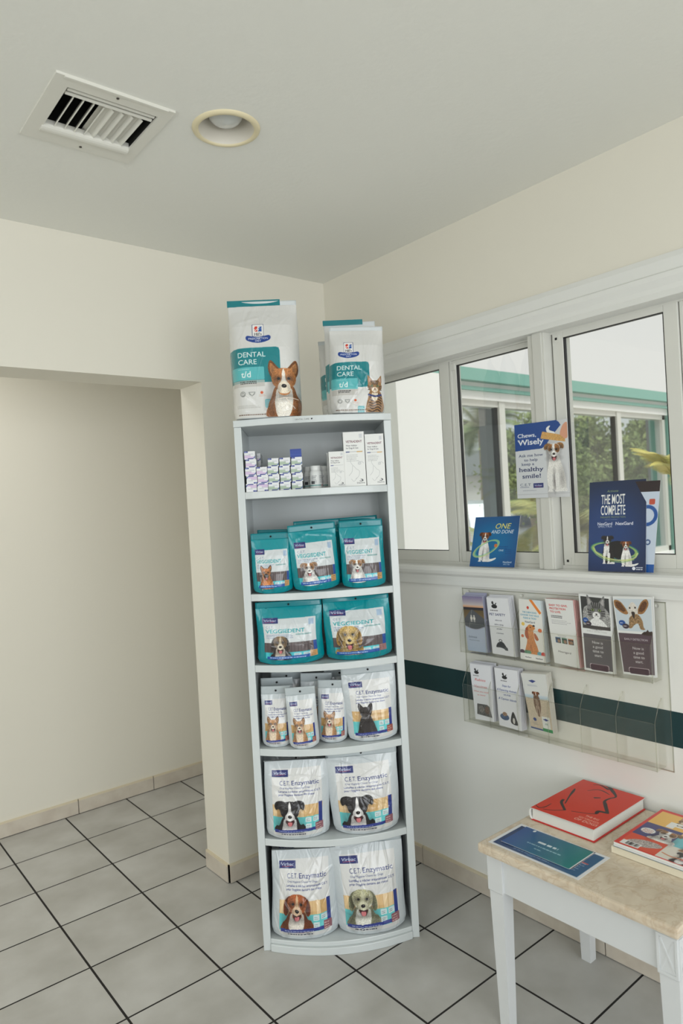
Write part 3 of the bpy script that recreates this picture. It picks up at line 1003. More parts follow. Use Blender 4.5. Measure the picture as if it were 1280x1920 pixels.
def art_vet(W, H, small=False):
    c = Canvas(W, H, 1.1, (222, 223, 220))
    t = H * .80
    c.text('VETRADENT', W * .5, t, W * .105, (92, 40, 52), .012, 1, 0, 'c', width=W * .76)
    c.text('Water Additive', W * .12, t - W * .17, W * .075, (60, 60, 66), .004, 1, 0, 'l', width=W * .52)
    c.text('for Dogs & Cats', W * .12, t - W * .29, W * .075, (60, 60, 66), .004, 1, 0, 'l', width=W * .58)
    c.rect(W * .1, t - W * .44, W * .9, t - W * .425, (120, 120, 124))
    c.rect(W * .1, t - W * .46, W * .28, t - W * .41, (70, 80, 130))
    if not small: c.rect(W * .62, t - W * .46, W * .88, t - W * .41, (200, 160, 90))
    c.fine(W * .12, t - W * .6, W * .6, 5, W * .07, (150, 152, 152), .7)
    for pts in ([(.2, .22), (.35, .3), (.4, .42), (.55, .35)], [(.55, .35), (.7, .3), (.65, .2), (.5, .15)], [(.4, .42), (.3, .5), (.35, .56)], [(.66, .44), (.8, .5), (.92, .46)], [(.3, .15), (.42, .1), (.6, .18)]):
        c.stroke([(a * W, b * H * .9) for a, b in pts], W * .018, (176, 178, 178))
    c.ring(W * .72, H * .42, W * .06, W * .06, .3, (190, 192, 192))
    c.poly(sm([(W * .68, H * .085), (W * .82, H * .085), (W * .86, H * .10), (W * .82, H * .125), (W * .72, H * .125), (W * .78, H * .115), (W * .80, H * .10), (W * .77, H * .093), (W * .68, H * .094)], 3), (36, 38, 44))
    c.text('Dechra', W * .92, H * .045, W * .07, (60, 60, 66), .006, 1, 0, 'r', width=W * .36)
    c.rect(W * .76, H * .88, W * .9, H * .955, (180, 184, 190), .6)
    return c


# ------------------------------------------------------------------ artwork: leaflets, cards, books
def art_road(W, H, ppm):
    c = Canvas(W, H, ppm, (178, 188, 208))
    c.grad(0, 0, W, H * .42, (172, 186, 206), (186, 192, 208))
    m_ = H * .42
    c.grad(0, H * .83, W, H, (196, 186, 182), (120, 112, 150))
    c.grad(0, H * .79, W, H * .84, (214, 150, 104), (200, 176, 160))
    c.rect(0, H * .74, W, H * .80, (44, 42, 50))
    c.grad(0, m_, W, H * .75, (150, 126, 84), (96, 80, 54))
    c.poly([(0, m_ - 4), (0, H * .58), (W * .38, H * .755), (W * .46, H * .755), (W, H * .60), (W, m_ - 4)], (84, 86, 90))
    c.stroke([(W * .2, m_), (W * .42, H * .75)], 1.0, (170, 170, 160))
    for dx in (0, .14):
        c.ell(W * (.36 + dx), H * .60, W * .055, H * .035, (214, 210, 200), 1, .05)
        c.ell(W * (.36 + dx), H * .642, W * .036, H * .018, (200, 196, 186))
        c.stroke([(W * (.34 + dx), H * .58), (W * (.34 + dx), H * .535)], 2.2, (206, 202, 194)); c.stroke([(W * (.385 + dx), H * .58), (W * (.385 + dx), H * .535)], 2.2, (206, 202, 194))
    c.poly(sm([(-10, H * .3), (-10, H * .46), (W * .25, H * .415), (W * .6, H * .41), (W + 10, H * .47), (W + 10, H * .3)], 4), (180, 190, 208))
    c.stroke([(0, H * .455), (W * .3, H * .412), (W * .62, H * .408), (W, H * .46)], 2.5, (160, 156, 176))
    c.text('Euthanasia', W * .12, H * .245, H * .038, (70, 80, 100), -.004, .86, .35)
    c.text('The Last Gift of Kindness', W * .14, H * .195, H * .018, (90, 100, 120), .002, .9)
    return c


def logo(c, x, y, s):
    c.ell(x, y, s, s * .55, (36, 36, 38)); c.ell(x - s * .5, y + s * 1.0, s * .35, s * .45, (36, 36, 38)); c.stroke([(x - s * .6, y + s), (x + s * .1, y + s * .4), (x + s * .7, y + s * .9)], s * .3, (44, 44, 46))
    c.fine(x - s * 1.6, y - s * 1.3, s * 3.2, 1, s * .5, (90, 90, 94), .8, .6)


def art_pets(W, H, ppm):
    c = Canvas(W, H, ppm, (226, 227, 230))
    logo(c, W * .33, H * .845, W * .13)
    c.text('PET SAFETY', W * .06, H * .685, H * .040, (50, 56, 100), .012, 1, .1, 'l', width=W * .72)
    for i, t in enumerate(['what to do', 'before, during', 'and after', 'a hurricane']):
        c.text(t, W * .44, H * (.595 - i * .075), H * .022, (40, 44, 60), .006, 1.05, .25, 'c')
    c.poly(sm([(W * .2, H * .13), (W * .3, H * .21), (W * .5, H * .23), (W * .62, H * .17), (W * .7, H * .09), (W * .5, H * .12), (W * .36, H * .13)], 4), (44, 46, 50), 1, .2)
    c.ring(W * .42, H * .25, W * .06, H * .02, .25, (44, 46, 50)); c.ell(W * .62, H * .12, W * .08, H * .03, (70, 74, 76), 1, .2)
    return c


def art_chew(W, H, ppm):
    c = Canvas(W, H, ppm, (226, 226, 220))
    c.poly([(W * .46, H), (W * .6, H), (W * .98, H * .80), (W * .9, H * .77)], (226, 130, 50))
    c.poly([(W * .62, H), (W, H), (W, H * .84)], (206, 220, 226))
    c.ell(W * .40, H * .865, W * .05, H * .025, (196, 60, 40))
    for i, t in enumerate(['THE CHEW DOGS', 'CHOOSE THAT KILLS', 'FLEAS & TICKS']):
        c.text(t, W * .46, H * (.775 - i * .047), H * .026, (60, 140, 176), .014, 1, 0, 'c', width=W * (.62, .80, .56)[i])
    c.text('NexGard', W * .46, H * .615, H * .032, (50, 60, 76), .008, 1, 0, 'c', width=W * .42)
    c.ell(W * .16, H * .59, W * .07, H * .03, (224, 190, 90)); c.ell(W * .86, H * .51, W * .08, H * .033, (220, 112, 64)); c.ell(W * .12, H * .39, W * .06, H * .025, (210, 110, 66))
    c.poly(sm([(W * .22, H * .10), (W * .3, H * .3), (W * .34, H * .46), (W * .56, H * .5), (W * .62, H * .34), (W * .72, H * .22), (W * .72, H * .10)], 5), (200, 128, 70), 1, .08)
    c.poly(sm([(W * .32, H * .40), (W * .30, H * .52), (W * .42, H * .59), (W * .60, H * .575), (W * .66, H * .53), (W * .55, H * .49), (W * .48, H * .42)], 5), (206, 138, 78), 1, .08)
    c.poly(sm([(W * .28, H * .36), (W * .22, H * .42), (W * .26, H * .52), (W * .36, H * .55), (W * .36, H * .46), (W * .38, H * .36)], 5), (168, 82, 38), 1, .08)
    c.poly(sm([(W * .62, H * .46), (W * .72, H * .42), (W * .78, H * .36), (W * .70, H * .34), (W * .62, H * .38)], 5), (176, 92, 46), 1, .08)
    c.ell(W * .61, H * .575, W * .05, H * .015, (34, 26, 24)); c.ell(W * .47, H * .545, W * .025, H * .009, (24, 18, 16))
    c.stroke([(W * .42, H * .14), (W * .45, H * .26), (W * .5, H * .14)], 1.5, (150, 86, 44))
    for x, col in ((.1, (110, 50, 90)), (.26, (70, 120, 90)), (.36, (90, 140, 110)), (.78, (90, 160, 176)), (.93, (206, 60, 50)), (.08, (60, 30, 50))):
        c.ell(W * x, H * .13, W * .09, H * .035, col)
    c.rect(0, 0, W, H * .11, (228, 228, 224)); c.rect(W * .16, H * .02, W * .92, H * .085, (238, 238, 236))
    c.text('NexGard', W * .2, H * .04, H * .02, (40, 44, 52), .01); c.text('NexGard', W * .62, H * .04, H * .022, (40, 44, 52), .014)
    return c


def art_easy(W, H, ppm):
    c = Canvas(W, H, ppm, (222, 223, 220))
    for i, t in enumerate(['EASY TO GIVE.', 'PROTECTION', 'TO LIVE.']):
        c.text(t, W * .12, H * (.89 - i * .05), H * .028, (196, 44, 44), .018, 1, 0, 'l', width=W * (.66, .58, .40)[i])
    c.fine(W * .14, H * .735, W * .5, 2, H * .022, (50, 50, 56), .9, .5)
    c.fine(W * .13, H * .67, W * .74, 3, H * .024, (140, 140, 146), .7)
    c.fine(W * .28, H * .44, W * .34, 2, H * .02, (120, 120, 126), .7, c=True)
    for i, col in enumerate([(46, 90, 140), (60, 120, 90), (190, 110, 60)]):
        x = W * (.18 + i * .24)
        c.rect(x, H * .33, x + W * .2, H * .41, (40, 50, 60)); c.rect(x, H * .40, x + W * .2, H * .415, col)
        c.ell(x + W * .12, H * .36, W * .06, H * .025, (150, 120, 96)); c.rect(x, H * .33, x + W * .07, H * .385, col, .7)
    c.text('Heartgard', W * .22, H * .185, H * .03, (70, 66, 70), .0, 1, .15, 'l', width=W * .5)
    return c


def art_detect(W, H, ppm, kind):
    c = Canvas(W, H, ppm, (222, 224, 222))
    b = (92, 88, 92) if kind == 'cat' else (88, 72, 80)
    if kind == 'cat':
        c.rect(W * .06, H * .58, W * .94, H * .97, (52, 54, 56))
        c.poly(sm([(W * .1, H * .6), (W * .12, H * .8), (W * .3, H * .86), (W * .7, H * .86), (W * .92, H * .78), (W * .94, H * .62), (W * .7, H * .55), (W * .3, H * .55)], 5), (150, 150, 148), 1, .25)
        tabby(c, W * .53, H * .79, W * .27, 0, True)
        c.poly(sm([(W * .28, H * .6), (W * .4, H * .69), (W * .65, H * .69), (W * .85, H * .60), (W * .6, H * .58)], 5), (224, 224, 222), 1, .08)
        c.rect(W * .06, H * .555, W * .94, H * .60, (70, 66, 66))
        c.text('EARLY DETECTION', W * .5, H * .515, H * .018, (176, 176, 176), .004, 1, 0, 'c', width=W * .62)
        c.rect(W * .06, H * .03, W * .94, H * .485, b)
        ty, tx = .365, .5
    else:
        c.rect(W * .03, H * .56, W * .97, H * .97, (196, 206, 212))
        for sg, p in ((-1, [(.36, .80), (.2, .93), (.04, .95), (.03, .87), (.16, .80), (.3, .77)]), (1, [(.60, .80), (.72, .93), (.86, .97), (.90, .90), (.78, .80), (.66, .78)])):
            c.poly(sm([(a * W, q * H) for a, q in p], 5), (150, 108, 66), 1, .15)
            c.poly(sm([((a * .7 + (.16 if sg < 0 else .76) * .3) * W, (q * .7 + .88 * .3) * H) for a, q in p], 5), (96, 62, 40), 1, .15)
        c.poly(sm([(W * .36, H * .84), (W * .5, H * .93), (W * .62, H * .84), (W * .58, H * .72), (W * .48, H * .70), (W * .40, H * .74)], 5), (214, 208, 198), 1, .06)
        c.poly(sm([(W * .36, H * .66), (W * .4, H * .74), (W * .6, H * .78), (W * .72, H * .70), (W * .74, H * .62), (W * .78, H * .59), (W * .66, H * .59), (W * .60, H * .66), (W * .5, H * .64), (W * .42, H * .60), (W * .34, H * .60)], 4), (140, 112, 80), 1, .25)
        c.ell(W * .42, H * .855, W * .022, H * .012, (30, 24, 22)); c.ell(W * .56, H * .86, W * .022, H * .012, (30, 24, 22)); c.poly(sm([(W * .45, H * .80), (W * .54, H * .80), (W * .5, H * .72)], 4), (50, 40, 38))
        c.rect(W * .03, H * .03, W * .97, H * .53, b)
        c.poly(sm([(W * .68, H * .525), (W * .74, H * .56), (W * .80, H * .565), (W * .84, H * .59), (W * .88, H * .565), (W * .96, H * .57), (W * .94, H * .52)], 3), (60, 48, 44), 1, .2)
        c.text('EARLY DETECTION', W * .5, H * .445, H * .024, (206, 200, 204), .004, 1, 0, 'c', width=W * .64)
        ty, tx = .33, .54
    for i, t in enumerate(['Now is', 'a good', 'time to', 'start.']):
        c.text(t, W * tx, H * (ty - i * .056), H * .034, (224, 222, 222), .006, 1.08, 0, 'c', serif=True)
    c.ell(W * .17, H * .66, W * .09, H * .035, (40, 82, 150)); c.fine(W * .12, H * .655, W * .1, 1, 4, (220, 226, 240), .9, .5)
    c.ell(W * .26, H * .62, W * .09, H * .032, (60, 50, 62)); c.fine(W * .2, H * .617, W * .12, 1, 4, (220, 210, 216), .9, .5)
    c.rrect(W * .2, H * .03, W * .82, H * .10, 5, (206, 190, 196)); c.rrect(W * .215, H * .02, W * .805, H * .094, 5, (66, 40, 54))
    return c


def art_rab(W, H, ppm, second=False):
    c = Canvas(W, H, ppm, (228, 229, 233))
    logo(c, W * (.3 if not second else .42), H * .85, W * .11)
    if not second:
        for i, (t, s) in enumerate([('Rabies', .045), ('Vaccines', .045), ('What you need', .024), ('to know', .024)]):
            c.text(t, W * .44, H * (.70 - (0, .12, .20, .26)[i]), H * s, (206, 96, 96), .004, 1, .2, 'c', width=W * (.52, .62, .72, .4)[i])
        c.poly([(W * .12, H * .10), (W * .9, H * .07), (W * .80, H * .26), (W * .68, H * .29), (W * .18, H * .29)], (86, 84, 82), 1, .25)
        c.ell(W * .38, H * .2, W * .13, H * .06, (120, 116, 112), 1, .2); c.ell(W * .66, H * .19, W * .12, H * .07, (104, 84, 72), 1, .2)
    else:
        for i, t in enumerate(['Steps for', '& Expecting Animals', 'out of the', '& Cayman Islands']):
            c.text(t, W * .47, H * (.69 - i * .075), H * .034, (40, 56, 120), .004, 1, .35, 'c', width=W * (.38, .84, .3, .78)[i])
        c.ell(W * .28, H * .17, W * .2, H * .055, (70, 90, 120), 1, .2); c.ell(W * .3, H * .22, W * .1, H * .035, (150, 120, 96), 1, .2)
        c.poly(sm([(W * .55, H * .1), (W * .6, H * .24), (W * .68, H * .29), (W * .78, H * .2), (W * .84, H * .08)], 5), (52, 48, 46), 1, .15); c.ell(W * .68, H * .14, W * .05, H * .05, (210, 206, 200))
    return c


def art_beach(W, H, ppm):
    c = Canvas(W, H, ppm, (214, 216, 212))
    c.rect(0, 0, W, H * .58, (196, 182, 160), 1, .06)
    c.grad(0, H * .56, W, H * .62, (170, 190, 200), (200, 210, 216))
    c.poly([(W * .26, H * .865), (W * .42, H * .885), (W * .56, H * .865), (W * .42, H * .83)], (44, 60, 126)); c.fine(W * .2, H * .79, W * .5, 2, 4, (110, 120, 150))
    dog(c, W * .48, H * .625, W * .10, 'tan', 0)
    c.poly(sm([(W * .38, H * .6), (W * .34, H * .45), (W * .40, H * .3), (W * .48, H * .24), (W * .56, H * .3), (W * .62, H * .46), (W * .58, H * .6)], 5), (110, 84, 66), 1, .2)
    c.poly(sm([(W * .42, H * .56), (W * .44, H * .4), (W * .5, H * .38), (W * .54, H * .5)], 5), (150, 128, 110), 1, .1)
    for x in (.42, .52): c.stroke([(W * x, H * .42), (W * (x + .01), H * .26)], 4, (170, 150, 132))
    c.ell(W * .26, H * .18, W * .07, H * .03, (44, 66, 126)); c.fine(W * .16, H * .13, W * .24, 3, 4, (110, 110, 120))
    c.rrect(W * .58, H * .06, W * .92, H * .26, 3, (222, 224, 220)); c.poly([(W * .62, H * .21), (W * .75, H * .23), (W * .88, H * .21), (W * .75, H * .185)], (44, 60, 126))
    c.text('r/d', W * .75, H * .12, H * .035, (50, 120, 90), .01, 1, 0, 'c'); c.rect(W * .56, H * .0, W, H * .055, (50, 140, 84)); c.rect(0, H * .0, W * .56, H * .03, (60, 80, 130))
    return c


def art_poster(W, H, ppm):
    c = Canvas(W, H, ppm, (206, 209, 212))
    blu = (34, 72, 140)
    c.grad(W * .6, 0, W, H, (186, 186, 186), (212, 214, 216), True)
    c.poly([(0, H * .645), (W * .5, H * .66), (W * .60, H * .69), (W * .66, H * .75), (W * .78, H * .85), (W * .88, H * .93), (W * .85, H * .97), (W * .80, H), (0, H)], blu)
    c.poly([(0, H * .64), (W * .30, H * .645), (W * .52, H * .65), (W * .62, H * .70), (W * .66, H * .78), (W * .55, H * .9), (0, H * .9)], blu)
    c.text('Chews,', W * .06, H * .815, H * .052, (230, 232, 236), .018, 1, 0, 'l', serif=True, width=W * .36)
    c.text('Wisely', W * .06, H * .715, H * .072, (230, 232, 236), .020, 1, 0, 'l', serif=True, width=W * .50)
    c.stroke([(W * .68, H * .93), (W * .64, H * .9), (W * .66, H * .86), (W * .74, H * .83)], [4, 11, 12, 14], (232, 232, 230))
    c.poly([(W * .54, H * .87), (W * .95, H * .79), (W * .95, H * .71), (W * .50, H * .78)], (206, 160, 96), 1, .08)
    c.poly(sm([(W * .86, H * .82), (W * .92, H * .93), (W * 1.0, H * .95), (W * 1.0, H * .78), (W * .95, H * .75), (W * .90, H * .78)], 4), (214, 156, 128))
    lines = [('Ask me how', .555, .036, .47), ('to help', .495, .036, .26), ('keep a', .44, .036, .24), ('healthy', .36, .054, .47), ('smile!', .27, .054, .36)]
    for t, y, h, w in lines:
        c.text(t, W * (.30 if t != 'keep a' else .24), H * y, H * h, (40, 50, 92), .012 if h > .05 else .004, 1, 0, 'c', serif=True, width=W * w)
    c.text('C.E.T', W * .07, H * .165, H * .034, (90, 100, 120), 0, 1, 0, 'l', serif=True, width=W * .21)
    c.fine(W * .07, H * .145, W * .2, 1, 4, (90, 100, 130), .9, .5)
    virbac(c, W * .33, H * .135, W * .19, H * .062)
    c.fine(W * .12, H * .10, W * .34, 1, 3.4, (80, 88, 110), .8)
    c.rect(0, H * .05, W, H * .056, (160, 162, 164), .6)
    full_dog(c, W * .74, H * .075, W * .112, 'jack')
    return c


def art_one(W, H, ppm):
    c = Canvas(W, H, ppm, (26, 70, 130))
    c.grad(0, 0, W, H, (22, 64, 122), (40, 76, 130))
    for r_, a in ((.75, .25), (.55, .35), (.38, .4)):
        c.ell(W * .42, H * .48, W * r_, H * r_ * .8, (6, 120, 172), a, 0, .45)
    c.text('ONE', W * .49, H * .755, H * .105, (226, 216, 110), .004, 1, .25, 'l', width=W * .34)
    c.text('AND DONE', W * .40, H * .66, H * .070, (226, 232, 238), .006, 1, .25, 'l', width=W * .50)
    c.text('ONE', W * .62, H * .31, H * .035, (220, 228, 236), .01, 1, .1)
    c.fine(W * .62, H * .39, W * .24, 2, H * .04, (20, 60, 120), .8); c.fine(W * .76, H * .33, W * .18, 3, H * .035, (20, 60, 120), .8)
    full_dog(c, W * .28, H * .10, W * .082, 'tan')
    c.ring(W * .33, H * .36, W * .29, H * .12, .09, (190, 206, 130), .8, .45)
    c.ring(W * .34, H * .37, W * .27, H * .10, .07, (110, 190, 150), .6, .5)
    c.ell(W * .54, H * .42, W * .035, H * .035, (200, 110, 60))
    c.text('NexGard', W * .74, H * .085, H * .034, (226, 232, 238), .012); c.text('SPECTRA', W * .75, H * .045, H * .024, (226, 232, 238), .004)
    return c


def art_most(W, H, ppm):
    c = Canvas(W, H, ppm, (28, 42, 76))
    c.grad(0, 0, W, H, (26, 38, 70), (30, 40, 66))
    for r_, a in ((.8, .3), (.55, .35)):
        c.ell(W * .30, H * .45, W * r_, H * r_ * .62, (34, 78, 150), a, 0, .5)
    c.text('Activate', W * .32, H * .875, H * .026, (150, 170, 110), .0, 1, .3, 'l', width=W * .2)
    c.text('THE MOST', W * .43, H * .745, H * .105, (232, 232, 226), .012, 1, 0, 'c', width=W * .42)
    c.text('COMPLETE', W * .43, H * .625, H * .105, (232, 232, 226), .012, 1, 0, 'c', width=W * .43)
    c.text('PARASITE PROTECTION', W * .43, H * .588, H * .020, (140, 150, 96), .006, 1, 0, 'c', width=W * .44)
    c.fine(W * .29, H * .568, W * .3, 1, 3, (200, 200, 206), .8)
    c.text('NexGard', W * .16, H * .51, H * .034, (226, 228, 236), .012, 1, 0, 'l', width=W * .26)
    c.text('SPECTRA', W * .17, H * .485, H * .020, (200, 206, 220), .004, 1, 0, 'l', width=W * .25)
    c.text('NexGard', W * .48, H * .51, H * .034, (232, 232, 238), .016, 1, 0, 'l', width=W * .30)
    for k_, col in enumerate([(60, 130, 110), (150, 180, 100)]):
        c.ring(W * .46, H * .235, W * (.40 - .02 * k_), H * (.085 - .01 * k_), .06, col, .9, -.12)
    c.poly(sm([(W * .36, H * .30), (W * .48, H * .335), (W * .60, H * .32), (W * .64, H * .22), (W * .56, H * .14), (W * .42, H * .18)], 5), (24, 23, 27), 1, .1)
    full_dog(c, W * .34, H * .085, W * .068, 'border')
    full_dog(c, W * .66, H * .060, W * .060, 'tan')
    c.stroke([(W * .10, H * .26), (W * .16, H * .20), (W * .35, H * .145), (W * .6, H * .125), (W * .8, H * .15), (W * .86, H * .2)], 5, (196, 206, 130), .85)
    c.stroke([(W * .08, H * .24), (W * .16, H * .18), (W * .35, H * .125), (W * .6, H * .108), (W * .8, H * .135)], 3, (140, 180, 110), .8)
    c.ell(W * .80, H * .042, W * .028, H * .018, (226, 230, 238)); c.fine(W * .84, H * .047, W * .12, 2, H * .02, (220, 226, 236), .9, .5)
    return c


def art_info(W, H, ppm):
    c = Canvas(W, H, ppm, (196, 208, 224))
    c.rect(0, H * .88, W, H, (40, 28, 34)); c.rect(0, 0, W, H * .09, (30, 86, 160))
    c.ring(W * .80, H * .62, W * .16, W * .16, .2, (40, 86, 156)); c.rrect(W * .82, H * .74, W * .93, H * .80, 4, (190, 80, 60))
    c.fine(W * .5, H * .5, W * .42, 3, 5, (120, 140, 170)); c.ring(W * .85, H * .33, W * .04, W * .04, .3, (50, 80, 130))
    return c


BOOKS = [([(.09, .005), (.06, .097), (.123, .144), (.223, .144)], [2, 4, 4, 2]), ([(.057, .162), (.097, .278), (.19, .403)], [2, 3.5, 4]),
         ([(.387, .194), (.317, .227), (.19, .394)], [9, 9, 8]), ([(.323, .282), (.51, .19), (.637, .139), (.713, .106)], [3, 5, 9, 4]),
         ([(.21, .486), (.27, .673), (.323, .778)], [3, 3, 4]), ([(.34, .764), (.39, .759), (.413, .87)], [11, 12, 10]),
         ([(.423, .861), (.58, .704), (.65, .644), (.74, .653), (.817, .685), (.913, .569), (.987, .458), (1.003, .398)], [10, 12, 8, 6, 6, 12, 12, 6]),
         ([(.937, .227), (.98, .31), (.937, .468)], [2, 5, 9]), ([(.76, .278), (.85, .361), (.857, .463), (.82, .583)], [2, 4, 5, 2]),
         ([(.65, .486), (.683, .537)], [8, 6])]


def art_redbook(W, H, ppm):
    """v axis up = +x away from the reader at the near-left long edge; u runs from spine to fore edge"""
    c = Canvas(W, H, ppm, (212, 48, 22))
    for pts, w in BOOKS:
        # pts are (p along x from the near-left edge, q from spine to fore edge)
        c.stroke([(q * W, p * H) for p, q in pts], w, (22, 20, 22))
    for i, t in enumerate(['THE BIG', 'NEW YORKER BOOK', 'OF DOGS']):
        c.text(t, W * .80, H * (.20 - i * .062), H * (.036 if i < 2 else .045), (240, 210, 196), .0, 1, 0, 'c', width=W * (.20, .30, .34)[i])
    return c


def art_flyer(W, H, ppm):
    c = Canvas(W, H, ppm, (224, 226, 228))
    c.grad(W * .035, H * .06, W * .965, H * .93, (26, 56, 104), (40, 92, 132), True)
    c.fine(W * .08, H * .85, W * .16, 6, H * .06, (150, 170, 200), .6)
    c.fine(W * .25, H * .13, W * .45, 1, H * .08, (150, 170, 200), .6); c.rect(W * .42, H * .09, W * .48, H * .2, (70, 110, 150))
    c.fine(W * .80, H * .5, W * .12, 5, H * .07, (170, 180, 200), .7); c.rect(W * .83, H * .52, W * .92, H * .56, (190, 90, 90))
    return c


def art_banner(W, H, ppm):
    c = Canvas(W, H, ppm, (20, 100, 130))
    c.grad(0, 0, W, H, (34, 78, 142), (0, 122, 120), True)
    c.fine(W * .36, H * .52, W * .30, 1, H * .15, (222, 230, 234), .95, .5)
    c.fine(W * .26, H * .36, W * .52, 1, H * .08, (180, 206, 216), .8, .5)
    c.fine(W * .42, H * .22, W * .14, 1, H * .07, (180, 206, 216), .8, .5)
    c.ell(W * .16, H * .93, W * .02, H * .05, (220, 226, 230)); c.stroke([(0, 1), (W, 1)], 1.2, (220, 222, 224))
    return c


def art_mag(W, H, ppm):
    c = Canvas(W, H, ppm, (214, 38, 32))
    a, b, t = W * .045, W * .52, H * .95
    c.rect(a, H * .62, b, t, (236, 186, 90))
    c.rect(b, H * .56, W, t, (232, 190, 110))
    c.rect(a, H * .30, b, H * .62, (60, 62, 120)); c.rect(b, H * .30, W, H * .56, (110, 190, 200))
    c.rect(a, H * .02, b, H * .30, (220, 74, 44)); c.rect(b, H * .02, W, H * .30, (226, 220, 208))
    dog(c, W * .40, H * .47, H * .085, 'jack', 2.0)
    dog(c, W * .80, H * .40, H * .07, 'chi', 2.2)
    tabby(c, W * .40, H * .845, H * .055, 2.2)
    c.text('Pe', W * .27, H * .645, H * .13, (236, 236, 234), .035, 1, 0, 'l', width=W * .55)
    c.ell(W * .17, H * .44, W * .09, H * .06, (228, 230, 228)); c.fine(W * .10, H * .455, W * .14, 3, H * .03, (190, 80, 70), .8, .4, True)
    c.poly(sm([(W * .10, H * .12), (W * .22, H * .22), (W * .42, H * .24), (W * .5, H * .18), (W * .3, H * .08)], 5), (170, 160, 156), 1, .25)
    c.rect(W * .06, H * .03, W * .30, H * .12, (232, 232, 230))
    r = random.Random(4)
    for i in range(22): c.rect(W * (.12 + i * .0075), H * .045, W * (.12 + i * .0075) + r.uniform(.5, 1.5), H * .11, (40, 40, 42))
    dog(c, W * .80, H * .17, H * .06, 'border', 2.5)
    c.stroke([(W * .55, H * .12), (W * .7, H * .1), (W * .95, H * .16)], 4, (206, 110, 50))
    c.fine(W * .52, H * .60, W * .4, 1, H * .04, (236, 236, 240), .9, .6)
    return c

# ------------------------------------------------------------------ the room
HC = 2.638        # ceiling height
YW = 0.789        # wall with the passage opening
XW = 1.65         # window wall
XP = 0.964        # end of the pier
YB = 1.977        # far wall of the passage

struct('floor', box(B(), -3.6, 1.80, -4.9, 2.2, -0.05, 0), M['floor'])

# ceiling with a square hole for the vent and a round one for the lamp
LCX, LCY, LR = 0.587, -0.140, 0.084
VX0, VX1, VY0, VY1 = 0.165, 0.402, -0.098, 0.132
bm = B()
loops = [[(-3.6, -4.9), (1.80, -4.9), (1.80, 2.2), (-3.6, 2.2)], [(VX0, VY0), (VX1, VY0), (VX1, VY1), (VX0, VY1)],
         [(LCX + LR * math.cos(2 * PI * k / 40), LCY + LR * math.sin(2 * PI * k / 40)) for k in range(40)]]
es = []
for lp in loops:
    vs = [bm.verts.new((x, y, HC)) for x, y in lp]
    for i in range(len(vs)): es.append(bm.edges.new((vs[i], vs[(i + 1) % len(vs)])))
r = bmesh.ops.triangle_fill(bm, edges=es, use_beauty=True, use_dissolve=False)
for f in bm.faces:
    if f.normal.z > 0: f.normal_flip()
box(bm, -3.7, 1.95, -5.0, 2.3, 2.95, 3.05)  # unseen slab above the ceiling, added to block sky light
struct('ceiling', bm, M['ceil'])

bm = B()
box(bm, XP, 1.80, YW, YW + .191, 0, HC)
box(bm, -3.6, XP, YW, YW + .191, 2.117, HC)
struct('wall_left', bm, M['wall'])
struct('wall_back', box(B(), -3.6, 1.80, YB + .01, YB + .15, 0, HC), M['wall'])
struct('wall_far_left', box(B(), -3.75, -3.6, -4.9, 2.2, 0, HC), M['wall'])
bm = B()
box(bm, XW, 1.80, -4.9, 2.2, 0, 1.225)
struct('wall_right', bm, M['wallw'])
bm = B()
box(bm, XW, 1.80, -4.9, 2.2, 2.13, HC)
box(bm, XW, 1.80, 0.62, 2.2, 1.225, 2.13)
box(bm, XW, 1.80, -4.9, -3.2, 1.225, 2.13)
struct('wall_right_upper', bm, M['wall'])
struct('trim_1', box(B(), XW - .0015, XW + .01, -4.8, YW, 0.768, 0.877), M['teal'])


def skirting(name, runs, gaps_dark=True):
    """runs of tiles: (axis, fixed, outward, t0, t1, first_gap)"""
    bm = B()
    for ax, fx, sg, t0, t1, g0 in runs:
        cuts = []
        g = g0
        while g > t0 + .02: g -= .424
        g += .424
        while g < t1 - .02: cuts.append(g); g += .424
        P = [t0] + cuts + [t1]
        for i in range(len(P) - 1):
            a, b = P[i] + (.002 if i else 0), P[i + 1] - (.002 if i < len(P) - 2 else 0)
            lo, hi = sorted((fx, fx + sg * .0105))
            lo2, hi2 = sorted((fx, fx + sg * .009))
            if ax == 'x':
                box(bm, a, b, lo, hi, .003, .070, 0); box(bm, a, b, lo2, hi2, .070, .079, 1)
            else:
                box(bm, lo, hi, a, b, .003, .070, 0); box(bm, lo2, hi2, a, b, .070, .079, 1)
        lo, hi = sorted((fx, fx + sg * .006))
        if ax == 'x': box(bm, t0, t1, lo, hi, 0, .077, 2)
        else: box(bm, lo, hi, t0, t1, 0, .077, 2)
    return struct(name, bm, [M['basetile'], M['basecap'], M['grout']])


skirting('baseboard_back', [('x', YB + .01, -1, -3.6, 1.65, .73)])
skirting('baseboard_left', [('x', YW, -1, XP - .001, XW - .011, 1.386), ('y', XP, -1, YW + .002, YW + .191, 5)])
skirting('baseboard_right', [('y', XW, -1, -4.8, YW, .316)])

# window casing: crowned head, ledge
bm = B()
extr(bm, [(1.655, 2.262), (1.640, 2.258), (1.634, 2.240), (1.636, 2.206), (1.628, 2.200), (1.630, 2.185), (1.638, 2.165), (1.640, 2.150), (1.636, 2.130), (1.80, 2.128), (1.80, 2.262)], 'y', -3.3, .70)
struct('trim_2', bm, M['trim'])
bm = B()
extr(bm, [(1.80, 1.297), (1.628, 1.297), (1.617, 1.291), (1.614, 1.280), (1.618, 1.268), (1.628, 1.258), (1.632, 1.240), (1.634, 1.222), (1.80, 1.222)], 'y', -3.3, .70)
struct('trim_3', bm, M['trim'])


